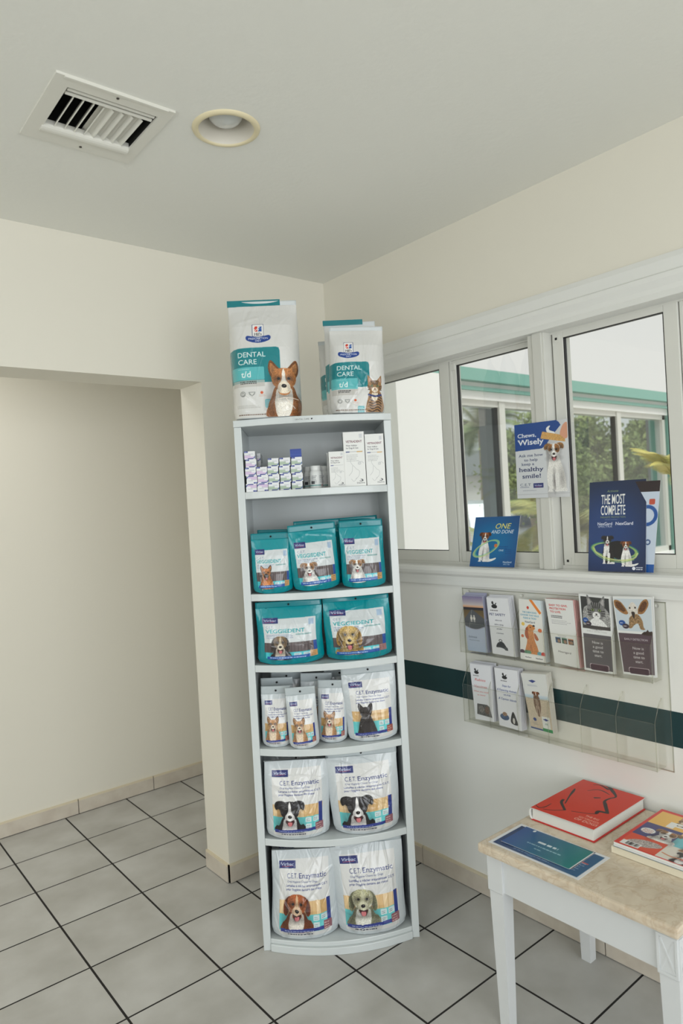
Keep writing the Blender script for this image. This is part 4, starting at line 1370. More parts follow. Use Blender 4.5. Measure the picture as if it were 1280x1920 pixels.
def frame_yz(bm, x0, x1, y0, y1, z0, z1, wl, wr, wb, wt, mi=0):
    """rectangular frame in the window plane; y0 > y1 (y0 is the left side seen from inside)"""
    box(bm, x0, x1, y0 - wl, y0, z0, z1, mi, .002)
    box(bm, x0, x1, y1, y1 + wr, z0, z1, mi, .002)
    box(bm, x0, x1, y1 + wr, y0 - wl, z0, z0 + wb, mi, .002)
    box(bm, x0, x1, y1 + wr, y0 - wl, z1 - wt, z1, mi, .002)


def gasket(bm, x0, x1, ya, yb, za, zb, mi):
    t = .0035
    box(bm, x0, x1, ya, ya + t, za, zb, mi); box(bm, x0, x1, yb - t, yb, za, zb, mi)
    box(bm, x0, x1, ya, yb, za, za + t * .6, mi); box(bm, x0, x1, ya, yb, zb - t * .6, zb, mi)


def window(name, y0, ys, y1):
    """sliding window: sash split at ys"""
    w = B()
    # outer track frame
    box(w, 1.735, 1.79, y1, y1 + .02, 1.297, 2.13); box(w, 1.735, 1.79, y0 - .02, y0, 1.297, 2.13)
    box(w, 1.70, 1.79, y1, y0, 1.297, 1.309); box(w, 1.70, 1.79, y1, y0, 2.123, 2.135)
    root = struct(name, w, M['alu'])
    a = B()
    frame_yz(a, 1.700, 1.728, y0 - .005, ys, 1.309, 2.124, .045, .052, .044, .020)
    gasket(a, 1.703, 1.716, ys + .052, y0 - .05, 1.353, 2.104, 1)
    s1 = obj('sash', a, [M['alu'], M['gasket']], root)
    g = B(); box(g, 1.713, 1.716, ys + .0525, y0 - .0505, 1.3535, 2.1035); obj('glass_pane', g, M['glass'], s1)
    a = B()
    frame_yz(a, 1.706, 1.734, ys - .004, y1 + .003, 1.309, 2.124, .030, .026, .042, .020)
    box(a, 1.7005, 1.7065, ys - .0125, ys - .004, 1.309, 2.124)
    gasket(a, 1.7095, 1.7225, y1 + .029, ys - .034, 1.351, 2.104, 1)
    box(a, 1.700, 1.7065, ys - .03, ys - .006, 2.085, 2.112, 0, .001)
    s2 = obj('sash', a, [M['alu'], M['gasket']], root)
    g = B(); box(g, 1.7185, 1.7215, y1 + .0295, ys - .0345, 1.3515, 2.1035); obj('glass_pane', g, M['glass'], s2)
    return root


window('window_1', .62, .070, -.345)


def window_b(name, y0, y1a, y1):
    w = B()
    box(w, 1.735, 1.79, y1, y1 + .02, 1.297, 2.13); box(w, 1.735, 1.79, y0 - .02, y0, 1.297, 2.13)
    box(w, 1.70, 1.79, y1, y0, 1.297, 1.309); box(w, 1.70, 1.79, y1, y0, 2.123, 2.135)
    root = struct(name, w, M['alu'])
    a = B()
    frame_yz(a, 1.700, 1.728, y0 - .007, y1a, 1.309, 2.124, .042, .044, .044, .020)
    gasket(a, 1.703, 1.716, y1a + .044, y0 - .049, 1.353, 2.104, 1)
    box(a, 1.698, 1.701, y0 - .036, y0 - .012, 2.092, 2.116, 0); box(a, 1.698, 1.701, y0 - .036, y0 - .012, 1.315, 1.335, 0)
    box(a, 1.6965, 1.699, y0 - .028, y0 - .020, 2.100, 2.108, 1); box(a, 1.6965, 1.699, y0 - .028, y0 - .020, 1.321, 1.329, 1)
    s1 = obj('sash', a, [M['alu'], M['gasket']], root)
    g = B(); box(g, 1.713, 1.716, y1a + .0445, y0 - .0495, 1.3535, 2.1035); obj('glass_pane', g, M['glass'], s1)
    a = B()
    frame_yz(a, 1.706, 1.734, y1a - .003, y1, 1.309, 2.124, .012, .026, .042, .020)
    gasket(a, 1.7095, 1.7225, y1 + .026, y1a - .0155, 1.351, 2.104, 1)
    s2 = obj('sash', a, [M['alu'], M['gasket']], root)
    g = B(); box(g, 1.7185, 1.7215, y1 + .0265, y1a - .016, 1.3515, 2.1035); obj('glass_pane', g, M['glass'], s2)
    return root


window_b('window_2', -.409, -.853, -1.29)
window('window_3', -1.36, -1.83, -2.25)
window('window_4', -2.32, -2.78, -3.2)
bm = B()
for a, b in ((-.345, -.409), (-1.29, -1.36), (-2.25, -2.32)):
    c_ = (a + b) / 2
    box(bm, 1.656, 1.80, c_ - .034, c_ + .034, 1.297, 2.13, 0, .003)
    box(bm, 1.651, 1.658, c_ - .026, c_ + .012, 1.297, 2.13, 0, .002)
struct('trim_4', bm, M['mull'])

# ------------------------------------------------------------------ ceiling fittings
vent = thing('ceiling_vent', 'white square ceiling air vent with louvre blades, left of the round lamp', 'vent', (.283, .015, HC))
bm = B()
ox0, ox1, oy0, oy1 = -.158, .150, -.156, .165
ix0, ix1, iy0, iy1 = -.118, .119, -.113, .117
for a in ((ox0, ox1, oy0, iy0), (ox0, ox1, iy1, oy1), (ox0, ix0, iy0, iy1), (ix1, ox1, iy0, iy1)):
    box(bm, a[0], a[1], a[2], a[3], -.006, 0)
box(bm, ox0 + .02, ox1 - .02, oy0 - .001, oy0 + .006, -.009, -.005)
obj('frame', bm, M['vent'], vent)
bm = B()
D_ = .16
box(bm, ix0, ix1, iy0 - .004, iy0, 0, D_); box(bm, ix0, ix1, iy1, iy1 + .004, 0, D_)
box(bm, ix0 - .004, ix0, iy0, iy1, 0, D_); box(bm, ix1, ix1 + .004, iy0, iy1, 0, D_); box(bm, ix0, ix1, iy0, iy1, D_, D_ + .004)
obj('duct', bm, M['ventdark'], vent)
for yy in (iy0 + .013, iy0 + .031):
    bm = B(); extr(bm, [(yy - .004, -.002), (yy + .004, -.004), (yy + .009, .014), (yy + .007, .015), (yy + .001, .001), (yy - .004, .001)], 'x', ix0 + .004, ix1 - .004)
    obj('slat', bm, M['vent'], vent)
for k in range(8):
    xx = ix0 + .026 + k * .0265
    t = .016 if k < 4 else -.027
    h = .030 if k < 4 else .018
    bm = B()
    extr(bm, [(xx, -.002), (xx + .003, -.003), (xx + .003 + t * .3, .006), (xx + .002 + t, h), (xx + t, h), (xx + t * .25, .007)], 'y', iy0 + .045, iy1 - .018)
    obj('louvre_blade', bm, M['vent'], vent)
bm = B()
extr(bm, [(iy1 - .032 + .018 * (1 - math.cos(a)), .0 - .012 * math.sin(a)) for a in np.linspace(0, PI, 9)] + [(iy1 + .004, .006), (iy1 - .032, .012)], 'x', ix0 - .004, ix1 + .001)
obj('deflector', bm, M['vent'], vent)
for yy in (oy0 + .02, oy1 - .02):
    bm = B(); lathe(bm, [(.0001, -.0085), (.0035, -.008), (.004, -.006)], .0, yy, 12); obj('screw', bm, M['screw'], vent)

lamp = thing('recessed_light', 'round recessed ceiling lamp with a yellowed cream ring and unlit frosted bulb', 'light', (LCX, LCY, HC))
bm = B(); lathe(bm, [(.077, .0), (.077, -.004), (.080, -.007), (.088, -.0065), (.094, -.003), (.095, .0)], n=48); obj('trim_ring', bm, M['lightring'], lamp, True)
bm = B(); lathe(bm, [(.077, -.003), (.074, .02), (.066, .06), (.060, .10), (.0001, .10)], n=48)
bmesh.ops.reverse_faces(bm, faces=bm.faces); obj('baffle', bm, M['lightcone'], lamp, True)
bm = B(); lathe(bm, [(.0001, .012), (.018, .0135), (.034, .018), (.045, .027), (.048, .038), (.042, .052), (.026, .075), (.020, .095)], n=40); obj('bulb', bm, M['bulb'], lamp, True)

# ------------------------------------------------------------------ display shelf
TH = math.atan2(-0.59065433, 0.80692469)
SM = Vector((1.046, 0.1415, 0))
SU = Vector((0.80692469, -0.59065433, 0)); SN = Vector((-0.59065433, -0.80692469, 0))


def SW(a, dep, z): return SM + SU * a + SN * dep + Vector((0, 0, z))


shelf = thing('display_shelf', 'tall narrow white display shelf with bowed shelves, standing across the corner', 'shelf', SM, TH)
DP = .33
for sg in (-1, 1):
    bm = B()
    x0, x1 = (-.279, -.253) if sg < 0 else (.253, .279)
    box(bm, x0, x1, 0, DP, .0, 1.860, 0, .002)
    obj('side_panel', bm, M['shelf'], shelf)


def bowed(z0, z1, hw, bow, y1, n=20, nose=0.0):
    bm = B()
    pts = [(x, -bow * (1 - (x / hw) ** 2) - nose) for x in np.linspace(-hw, hw, n)] + [(hw, y1), (-hw, y1)]
    prism(bm, pts, z0, z1)
    es_ = [e for e in bm.edges if abs(e.verts[0].co.z - e.verts[1].co.z) < 1e-6 and max(e.verts[0].co.y, e.verts[1].co.y) < y1 - .01]
    bmesh.ops.bevel(bm, geom=es_, offset=.002, segments=2, profile=.5, affect='EDGES')
    return bm


obj('top_board', bowed(1.860, 1.884, .280, .045, DP, nose=.002), M['shelf'], shelf)
ZS = [1.630, 1.268, 1.016, .719, .399]
for z in ZS:
    obj('shelf_board', bowed(z - .025, z, .2525, .048, DP - .012), M['shelf'], shelf)
obj('base_board', bowed(.0, .026, .2525, .052, DP - .012, nose=.008), M['shelf'], shelf)
obj('base_board', bowed(.026, .042, .2525, .050, DP - .012), M['shelf'], shelf)
obj('back_panel', box(B(), -.253, .253, DP - .012, DP - .002, .04, 1.860), M['shelf'], shelf)
cv = Canvas(74, 11, 2.0, (203, 209, 209))
cv.text('DENTAL CARE', 4, 3, 5.0, (60, 62, 66), 0, 1, 0, 'l', width=50)
cv.ell(62, 5.6, 2.6, 2.6, (30, 30, 34)); cv.ell(64, 6.5, 1.8, 1.8, (30, 30, 34))
o = sheet('shelf_label', (-.066, -.0478, 1.8775), (.008, -.0478, 1.8775), (.008, -.0478, 1.8665), (-.066, -.0478, 1.8665), .001, cv, M['print_card'], shelf, (203, 209, 209))


# ------------------------------------------------------------------ pouches and bags
def pouch_np(W, H, D, canvas, film, basecol, seed=0, taper=1.0, pw=2.4, dprof=((0, .72), (.12, .98), (.35, 1.0), (.7, .62), (.92, .2), (1, .05)), wr=.0022, wtop=1.0, sag=.01, shift=0.0, squash=.0):
    """a filled pouch: dense printed front, plain back, folded bottom; local x across, y away, z up"""
    r = np.random.default_rng(seed)
    W, H, D = W, H, D
    nu, nv = canvas.nu, canvas.nv
    u = np.linspace(-1, 1, nu)[None, :]; v = np.linspace(0, 1, nv)[:, None]
    dv = np.interp(v[:, 0], [p[0] for p in dprof], [p[1] for p in dprof])[:, None]
    k = np.ones(9) / 9
    hwv = (1 + (wtop - 1) * v) * (1 - .05 * np.exp(-((v - 0) / .05) ** 2)) * (1 - squash * np.sin(PI * np.clip((v - .3) / .7, 0, 1)))
    hwv = hwv * (1 + .012 * np.sin(v * 7 + seed))
    prof = (1 - np.abs(u) ** pw) ** .8
    x = u * W / 2 * hwv + shift * v
    z = v * H + sag * (np.abs(u) ** 3) * (1 - v) ** 6
    wv = np.zeros((nv, nu))
    for i in range(30):
        cx, cy = r.uniform(-.9, .9), r.uniform(.02, .98)
        ang = r.uniform(1.0, 2.1) if i % 3 else r.uniform(0, PI)
        dx, dy = math.cos(ang), math.sin(ang)
        X = (u - cx) * W / 2; Y = (v - cy) * H
        al = X * dx + Y * dy; ac = -X * dy + Y * dx + .004 * np.sin(al * 40 + i)
        L = r.uniform(.03, .09) * (H / .25); wd = r.uniform(.0018, .004) if i > 12 else r.uniform(.004, .010)
        if i > 12: cy = cy * .75 + .2
        wv += r.choice([-1, 1]) * r.uniform(.4, 1) * wr * (.55 if i > 12 else 1) * np.exp(-(al / L) ** 2) * np.exp(-(ac / wd) ** 2)
    edge = (1 - np.abs(u) ** 8)
    yf = -(D * .62) * dv * prof + wv * edge - .0006
    yb = (D * .38) * dv * prof + .0006 + 0 * u
    Pf = np.stack([x + 0 * yf, yf, z + 0 * yf], -1).reshape(-1, 3)
    sb = max(1, nu // 24); sv = max(1, nv // 24)
    ub = np.linspace(0, nu - 1, 25).astype(int); vb = np.linspace(0, nv - 1, 25).astype(int)
    xb = np.broadcast_to(x, yf.shape)[np.ix_(vb, ub)]; zb = np.broadcast_to(z, yf.shape)[np.ix_(vb, ub)]; ybb = yb[np.ix_(vb, ub)]
    Pb = np.stack([xb, ybb, zb], -1).reshape(-1, 3)
    off = len(Pf)
    F1 = grid_faces(nu, nv)
    F2 = grid_faces(25, 25, off, True)
    # side and top/bottom walls stitched as n-gons strips: front border column to back border column
    polys = []

    def stitch(fr, bk, dn):
        # fr dense list, bk coarse list mapping indices dn (positions in dense list)
        for i in range(len(bk) - 1):
            seg = fr[dn[i]:dn[i + 1] + 1]
            polys.append(np.array(list(seg) + [bk[i + 1], bk[i]]))
    fr = [j * nu for j in range(nv)]; bk = [off + j * 25 for j in range(25)]
    stitch(fr, bk, vb)
    n1 = len(polys)
    fr = [j * nu + nu - 1 for j in range(nv)]; bk = [off + j * 25 + 24 for j in range(25)]
    stitch(fr, bk, vb)
    for i in range(n1, len(polys)): polys[i] = polys[i][::-1]
    n2 = len(polys)
    fr = list(range(nu)); bk = [off + i for i in range(25)]
    stitch(fr, bk, ub)
    for i in range(n2, len(polys)): polys[i] = polys[i][::-1]
    fr = [(nv - 1) * nu + i for i in range(nu)]; bk = [off + 24 * 25 + i for i in range(25)]
    stitch(fr, bk, ub)
    V = np.concatenate([Pf, Pb])
    colr = np.concatenate([canvas.linear().reshape(-1, 3), np.tile(lin(basecol), (len(Pb), 1))])
    F = [F1, F2] + [p[None, :] for p in polys]
    mi = [0] * len(F1) + [1] * (len(F2) + len(polys))
    return V, F, colr, mi


def seal_mesh(name, W, h, z0, film, parent, y=0.0, x0=0.0, hole=True, curl=.006, seed=0, fold=0.0, th=.0012):
    """flat sealed strip on top of a pouch, slightly wavy, with a black disc for the hanging hole"""
    n = 22
    r = random.Random(seed)
    a1, a2 = r.uniform(-1, 1), r.uniform(-1, 1)
    bm = B()
    rows = 5
    Vs = {}
    for side, dy in ((0, -th / 2), (1, th / 2)):
        for j in range(rows):
            for i in range(n):
                u = i / (n - 1); t = j / (rows - 1)
                xx = (u - .5) * W + x0
                yy = y + dy + curl * t * (a1 * math.sin(u * 3.2 + a2) + .4 * a2 * math.cos(u * 6)) - fold * t * t
                zz = z0 + h * t - abs(fold) * .3 * t * t
                Vs[side, j, i] = bm.verts.new((xx, yy, zz))
    for j in range(rows - 1):
        for i in range(n - 1):
            bm.faces.new([Vs[0, j, i], Vs[0, j, i + 1], Vs[0, j + 1, i + 1], Vs[0, j + 1, i]])
            bm.faces.new([Vs[1, j, i], Vs[1, j + 1, i], Vs[1, j + 1, i + 1], Vs[1, j, i + 1]])
    def side(a, b): bm.faces.new([Vs[0, a[0], a[1]], Vs[0, b[0], b[1]], Vs[1, b[0], b[1]], Vs[1, a[0], a[1]]])
    for i in range(n - 1): side((0, i + 1), (0, i)); side((rows - 1, i), (rows - 1, i + 1))
    for j in range(rows - 1): side((j, 0), (j + 1, 0)); side((j + 1, n - 1), (j, n - 1))
    o = obj(name, bm, film, parent, True)
    if hole:
        hb = B()
        m0 = Vs  # hanging hole: its dark inside painted as a small black disc
        lathe(hb, [(.0001, 0), (.0034, 0), (.0034, .0022)], n=14)
        bmesh.ops.rotate(hb, verts=hb.verts, cent=(0, 0, 0), matrix=Matrix.Rotation(PI / 2, 3, 'X'))
        bmesh.ops.translate(hb, verts=hb.verts, vec=(x0, y - th - .0012 + curl * .5 * (a1 * math.sin(1.6 + a2) + .4 * a2 * math.cos(3)), z0 + h * .5))
        obj('hang_hole_disc', hb, M['black'], o)
    return o


_pm = {}


def pouch(key, name, label, a, dep, z, W, H, D, art, film, basecol, seal_h, seal_mat=None, group=None, seed=0, tilt=0.0, turn=0.0, lean=0.0, sealw=1.0, cat='bag', fold=0.0, hole=True, **kw):
    """key: meshes are shared between pouches with the same key"""
    root = thing(name, label, cat, (0, 0, 0), 0, group)
    if key in _pm:
        for src in _pm[key]:
            c_ = src.copy(); COL.objects.link(c_); c_.parent = root
            for s2 in src.children:
                d_ = s2.copy(); COL.objects.link(d_); d_.parent = c_
    else:
        cvs = art()
        V, F, colr, mi = pouch_np(W, H - seal_h, D, cvs, film, basecol, seed, **kw)
        b_ = mesh_np('pouch_body', V, F, [M['print_film'], film], colr, root, True, mi)
        s_ = seal_mesh('top_seal', W * kw.get('wtop', 1.0) * sealw, seal_h, H - seal_h - .003, seal_mat or film, root, seed=seed, hole=hole, fold=fold, x0=kw.get('shift', 0))
        _pm[key] = [b_, s_]
    p = SW(a, dep, z + abs(math.sin(tilt)) * W * .36)
    p = p - SN * (D * .62)
    root.location = p
    root.rotation_mode = 'XYZ'
    root.rotation_euler = (Matrix.Rotation(TH + turn, 3, 'Z') @ Matrix.Rotation(tilt, 3, 'Y') @ Matrix.Rotation(lean, 3, 'X')).to_euler()
    return root


ZT = 1.884
# big food bags on top: boxy with side gussets
BOXP = ((0, .93), (.05, 1.0), (.6, .98), (.8, .7), (.95, .18), (1, .05))
pouch('dogfood', 'dog_food_bag', 'tall white and teal dog food bag with a brown dog, on the shelf top', -.156, .045, ZT + .002, .246, .425, .115, lambda: art_dental(.8, False), M['film_white'], (206, 206, 202), .020,
      M['film_white'], seed=3, pw=5.0, dprof=BOXP, wtop=.99, wr=.0016, sag=.004, hole=False, cat='pet food bag')
tip = [o for o in COL.objects if o.name.startswith('dog_food_bag')][0]
bm = B(); box(bm, -.124, .064, -.0026, .0026, .4045, .4275, 0, .001); obj('teal_tear_strip', bm, M['film_teald'], tip)
g_cat = None
pouch('catfood', 'cat_food_bag', 'front white and teal cat food bag with a striped cat, on the shelf top', .165, .030, ZT + .002, .200, .318, .085, lambda: art_dental(.85, True), M['film_white'], (206, 206, 202), .018,
      M['film_white'], seed=5, pw=4.5, dprof=BOXP, wtop=.96, wr=.0022, sag=.004, hole=False, cat='pet food bag', tilt=.03)
o2 = pouch('catfood', 'cat_food_bag', 'white cat food bag with a teal top strip, behind the front cat food bag', .160, -.075, ZT + .002, .200, .318, .085, None, M['film_white'], (206, 206, 202), .018, cat='pet food bag', tilt=.0)
o2.scale = (1, 1, 1.15)
bm = B(); box(bm, -.099, .050, -.0026, .0026, .3055, .3225, 0, .001); obj('teal_tear_strip', bm, M['film_teald'], o2)
o3 = pouch('catfood', 'cat_food_bag', 'white cat food bag turned sideways, leftmost behind the front cat food bag',   .134, -.150, ZT + .002, .200, .318, .085, None, M['film_white'], (206, 206, 202), .018, cat='pet food bag', turn=-.12, tilt=-.02)
o3.scale = (.9, 1, 1.0)

# top shelf: cartons, bottles ---------------------------------------------------
PURP, GREEN = (206, 186, 214), (168, 186, 166)


def carton_np(name, W, H, D, cv, side=(222, 224, 226), topc=None, parent=None):
    o = sheet(name, (-W / 2, 0, H), (W / 2, 0, H), (W / 2, 0, 0), (-W / 2, 0, 0), D, cv, M['print_card'], parent, side)
    return o


box_src = {}
for k_, (c_, fl) in {'p': (PURP, False), 'pf': (PURP, True), 'g': (GREEN, False)}.items():
    box_src[k_] = art_smallbox(c_, fl)
    box_src[k_ + '_me'] = None


def small_box(k_, a, y, z, label, grp, dy=.11):
    if box_src[k_ + '_me'] is None:
        o = carton_np('toothpaste_carton', .0375, .0285, .105, box_src[k_])
        box_src[k_ + '_me'] = o
    else:
        o = box_src[k_ + '_me'].copy(); COL.objects.link(o)
    o.location = SW(a, -y, z); o.rotation_euler = (0, 0, TH + random.uniform(-.02, .02))
    tag(o, label, 'box', grp)
    return o


cols = [(-.2275, 'p', 5), (-.188, 'p', 3), (-.149, 'g', 4), (-.108, 'g', 4), (-.066, 'g', 4)]
words = ['bottom', 'second', 'third', 'fourth', 'top']
for ci, (a, k_, n) in enumerate(cols):
    for i in range(n):
        kk = k_ + ('f' if k_ == 'p' and i < (2 if ci == 0 else 1) else '')
        w = 'topmost' if i == n - 1 else ('lowest' if i == 0 else ('second from bottom' if i == 1 else ('third from bottom' if i == 2 else 'fourth from bottom')))
        st = ['leftmost purple stack', 'short purple stack', 'leftmost green stack', 'middle green stack', 'rightmost green stack'][ci]
        small_box(kk, a + (.002 if i % 2 else -.001), -.004 + random.uniform(0, .003), 1.630 + .0002 + i * .0287, 'small white and %s carton, %s in the %s' % ('pale purple' if k_ == 'p' else 'pale green', w, st), 'small tube cartons on the highest shelf')
for i in range(5):
    small_box('p', -.2165, .108, 1.6302 + i * .0287, 'small white carton, %s in the stack behind the leftmost purple one' % ['lowest', 'second from bottom', 'third from bottom', 'fourth from bottom', 'topmost'][i], 'small tube cartons on the highest shelf')
cvb = Canvas(40, 29, 1.2, (38, 66, 150)); cvb.rect(0, 8, 40, 10, (60, 90, 170)); cvb.rect(0, 24, 40, 26, (30, 54, 130))
o = carton_np('blue_carton', .040, .0285, .10, cvb, (216, 220, 224)); o.location = SW(-.066, .0, 1.630 + .0006 + 4 * .0287); o.rotation_euler = (0, 0, TH); tag(o, 'small dark blue carton lying on top of the rightmost green stack', 'box')


def bottle(a, y, label, scale=1.0):
    root = thing('pill_bottle', label, 'bottle', SW(a, -y, 1.630), TH, 'white bottles on the highest shelf')
    cv = Canvas(150, 46, .8, (216, 218, 216))
    cv.rect(0, 3, 75, 5.5, (40, 130, 126)); cv.rect(75, 3, 150, 5.5, (190, 50, 60))
    for i in range(5): cv.fine(6 + i * 30, 36, 20, 6, 4.4, (70, 74, 84), .8)
    cv.rect(34, 9, 48, 20, (60, 62, 66)); cv.rect(100, 8, 114, 22, (130, 134, 140))
    n, mrow = cv.nu, cv.nv
    th = np.linspace(-PI, PI, n)[None, :] + .9; zz = np.linspace(.008, .054, mrow)[:, None]
    r_ = .0232
    V = np.stack([r_ * np.sin(th) + 0 * zz, -r_ * np.cos(th) + 0 * zz, zz + 0 * th], -1).reshape(-1, 3)
    lb = mesh_np('label', V, [grid_faces(n, mrow)], M['print_card'], cv.linear().reshape(-1, 3), root)
    bm = B(); lathe(bm, [(.0001, 0), (.021, 0), (.0228, .003), (.0228, .056), (.020, .064), (.0175, .067), (.0175, .07)], n=32); obj('bottle_body', bm, M['bottle'], root, True)
    bm = B(); rg = lathe(bm, [(.0188, .067), (.0190, .080), (.0185, .083), (.0001, .0832)], n=32); obj('cap', bm, M['bottle'], root, True)
    return root


b0 = bottle(.0015, .045, 'white plastic pill bottle with a small label, the front one of three')
for a, y, l in ((-.022, .090, 'white plastic pill bottle half hidden behind the front bottle, left'), (.030, .092, 'white plastic pill bottle half hidden behind the front bottle, right')):
    c_ = copy_tree(b0); c_.location = SW(a, -y, 1.630); c_['label'] = l

for (a0, a1, z1, dep, name, lab, sm_) in ((.0495, .1045, 1.756, .018, 'rinse_carton', 'short white printed carton standing right of the bottles', True), (.1035, .1775, 1.822, .020, 'rinse_carton', 'tall white printed carton, the taller front one of the pair', False), (.1805, .2475, 1.812, .012, 'rinse_carton', 'tall white printed carton against the right side of the shelf', False)):
    W_, H_ = a1 - a0, z1 - 1.6305
    o = carton_np(name, W_, H_, .055 if sm_ else .075, art_vet(W_ * 1000, H_ * 1000, sm_), (214, 216, 214))
    o.location = SW((a0 + a1) / 2, dep, 1.6303); o.rotation_euler = (0, 0, TH); tag(o, lab, 'box', 'white cartons on the highest shelf')
o = carton_np('rinse_carton', .05, .128, .05, Canvas(50, 128, .4, (208, 210, 208)), (208, 210, 208)); o.location = SW(.070, -.062, 1.6303); o.rotation_euler = (0, 0, TH); tag(o, 'short white carton hidden behind the short front carton', 'box', 'white cartons on the highest shelf')

# chew pouches ------------------------------------------------------------------
TF, GF = M['film_teal'], M['film_grey']
tb, gb = (0, 134, 144), (188, 196, 198)
G2 = 'teal chew pouches on the second shelf'
Z2 = 1.2685
pouch('v1', 'chew_pouch', 'small teal dog chew pouch with a fawn dog, leftmost on the second shelf', -.172, .022, Z2, .142, .216, .052, lambda: art_veg(142, 190, 'fawn', .9), TF, tb, .026, group=G2, seed=11, tilt=.0, wr=.0018)
pouch('v1', 'chew_pouch', 'small teal pouch showing only its top edge behind the leftmost pouch of the second shelf', -.160, -.070, Z2, .142, .216, .052, None, TF, tb, .026, group=G2, tilt=.03).scale = (1.0, 1, 1.03)
pouch('v2', 'chew_pouch', 'teal dog chew pouch with a white and tan dog, middle of the second shelf', -.016, .030, Z2, .166, .238, .062, lambda: art_veg(166, 210, 'jack', .9), TF, tb, .028, group=G2, seed=12, tilt=-.045, turn=.10, wtop=1.03, wr=.0022)
pouch('v2', 'chew_pouch', 'teal pouch showing its top edge behind the middle pouch of the second shelf', .00, -.060, Z2, .166, .238, .062, None, TF, tb, .028, group=G2, tilt=-.02).scale = (1, 1, 1.05)
pouch('v3', 'chew_pouch', 'teal dog chew pouch with a white and tan dog, rightmost on the second shelf', .153, .022, Z2, .156, .243, .060, lambda: art_veg(156, 215, 'jack', .9), TF, tb, .028, group=G2, seed=13, tilt=-.01, wr=.002)
pouch('v3', 'chew_pouch', 'teal pouch showing its top edge behind the rightmost pouch of the second shelf', .150, -.070, Z2, .156, .243, .060, None, TF, tb, .028, group=G2, tilt=-.03).scale = (1, 1, 1.04)
Z3 = 1.0165
G3 = 'large teal chew pouches on the third shelf'
pouch('w1', 'large_chew_pouch', 'large teal chew pouch with a dark beagle type dog, left on the third shelf', -.123, .034, Z3, .236, .222, .080, lambda: art_veg(236, 198, 'beagle', .85), TF, tb, .024, group=G3, seed=21, wr=.003, squash=.03)
pouch('w2', 'large_chew_pouch', 'large teal chew pouch with a pale yellow dog, right on the third shelf', .122, .040, Z3, .238, .222, .088, lambda: art_veg(238, 204, 'lab', .85, True), TF, tb, .018, group=G3, seed=22, wr=.004, tilt=-.02)
Z4 = .7195
G4 = 'pale grey chew pouches on the fourth shelf'
art_s = lambda: art_enz(104, 184, 'chi', 1.0, 's')
pouch('e1', 'grey_chew_pouch', 'small pale grey chew pouch with a chihuahua, leftmost on the fourth shelf', -.190, .006, Z4, .106, .215, .050, art_s, GF, gb, .031, group=G4, seed=31, tilt=.02, wr=.0016)
pouch('e1', 'grey_chew_pouch', 'small pale grey chew pouch with a chihuahua, frontmost of the three on the fourth shelf', -.092, .044, Z4, .106, .215, .050, None, GF, gb, .031, group=G4, tilt=-.035)
pouch('e1', 'grey_chew_pouch', 'small pale grey chihuahua pouch between the frontmost one and the black terrier pouch', .008, .004, Z4, .106, .215, .050, None, GF, gb, .031, group=G4, tilt=.05).scale = (1.0, 1, 1.03)
pouch('e4', 'grey_chew_pouch', 'pale grey chew pouch with a black terrier, rightmost on the fourth shelf', .155, .018, Z4, .178, .268, .062, lambda: art_enz(178, 236, 'scottie', .9, 'm'), GF, gb, .032, group=G4, seed=34, tilt=-.03, wtop=1.1, wr=.002)
for a, d, s_, w_ in ((-.185, -.050, 1.08, 'leftmost of the back row'), (-.150, -.105, 1.12, 'second of the back row'), (-.045, -.060, 1.10, 'third of the back row'), (.045, -.085, 1.13, 'fourth of the back row')):
    pouch('e1', 'grey_chew_pouch', 'pale grey chew pouch, only its top showing, fourth shelf, ' + w_, a, d, Z4, .106, .215, .050, None, GF, gb, .031, group=G4, tilt=random.uniform(-.04, .04)).scale = (1.1, 1, s_)
Z5 = .3995
G5 = 'large grey chew bags on the fifth shelf'
pouch('g1', 'large_grey_chew_bag', 'large pale grey chew bag with a black and white dog, left on the fifth shelf', -.133, .040, Z5, .228, .287, .088, lambda: art_enz(228, 262, 'border', .85, 'l'), GF, gb, .022, group=G5, seed=41, tilt=.02, wr=.0035, wtop=1.0, fold=.03)
pouch('g2', 'large_grey_chew_bag', 'large pale grey chew bag with a black and white dog, right on the fifth shelf', .112, .044, Z5, .238, .288, .092, lambda: art_enz(238, 262, 'border', .85, 'l'), GF, gb, .024, group=G5, seed=42, tilt=-.025, wr=.0038, wtop=1.08, fold=.0)
pouch('g1', 'large_grey_chew_bag', 'grey chew bag edge showing behind the left bag of the fifth shelf', -.135, -.085, Z5, .228, .287, .088, None, GF, gb, .022, group=G5, tilt=-.02).scale = (1.0, 1, .97)
pouch('g2', 'large_grey_chew_bag', 'grey chew bag edge showing behind the right bag of the fifth shelf', .122, -.085, Z5, .238, .288, .092, None, GF, gb, .024, group=G5, tilt=.01).scale = (.98, 1, .97)
Z6 = .0425
G6 = 'large grey chew bags on the bottom shelf'
pouch('h1', 'large_grey_chew_bag', 'large pale grey chew bag with a reddish brown dog, left on the bottom shelf', -.128, .040, Z6, .240, .325, .095, lambda: art_enz(240, 296, 'setter', .85, 'l'), GF, gb, .026, group=G6, seed=51, tilt=.03, wr=.005, wtop=.94, fold=.03)
pouch('h2', 'large_grey_chew_bag', 'large pale grey chew bag with a greenish golden dog, right on the bottom shelf', .113, .044, Z6, .244, .330, .095, lambda: art_enz(244, 302, 'golden', .85, 'l'), GF, gb, .026, group=G6, seed=52, tilt=-.03, wr=.0045, wtop=1.06)
pouch('h1', 'large_grey_chew_bag', 'grey chew bag edge showing behind the left bag of the bottom shelf', -.122, -.090, Z6, .240, .325, .095, None, GF, gb, .026, group=G6, tilt=-.02)
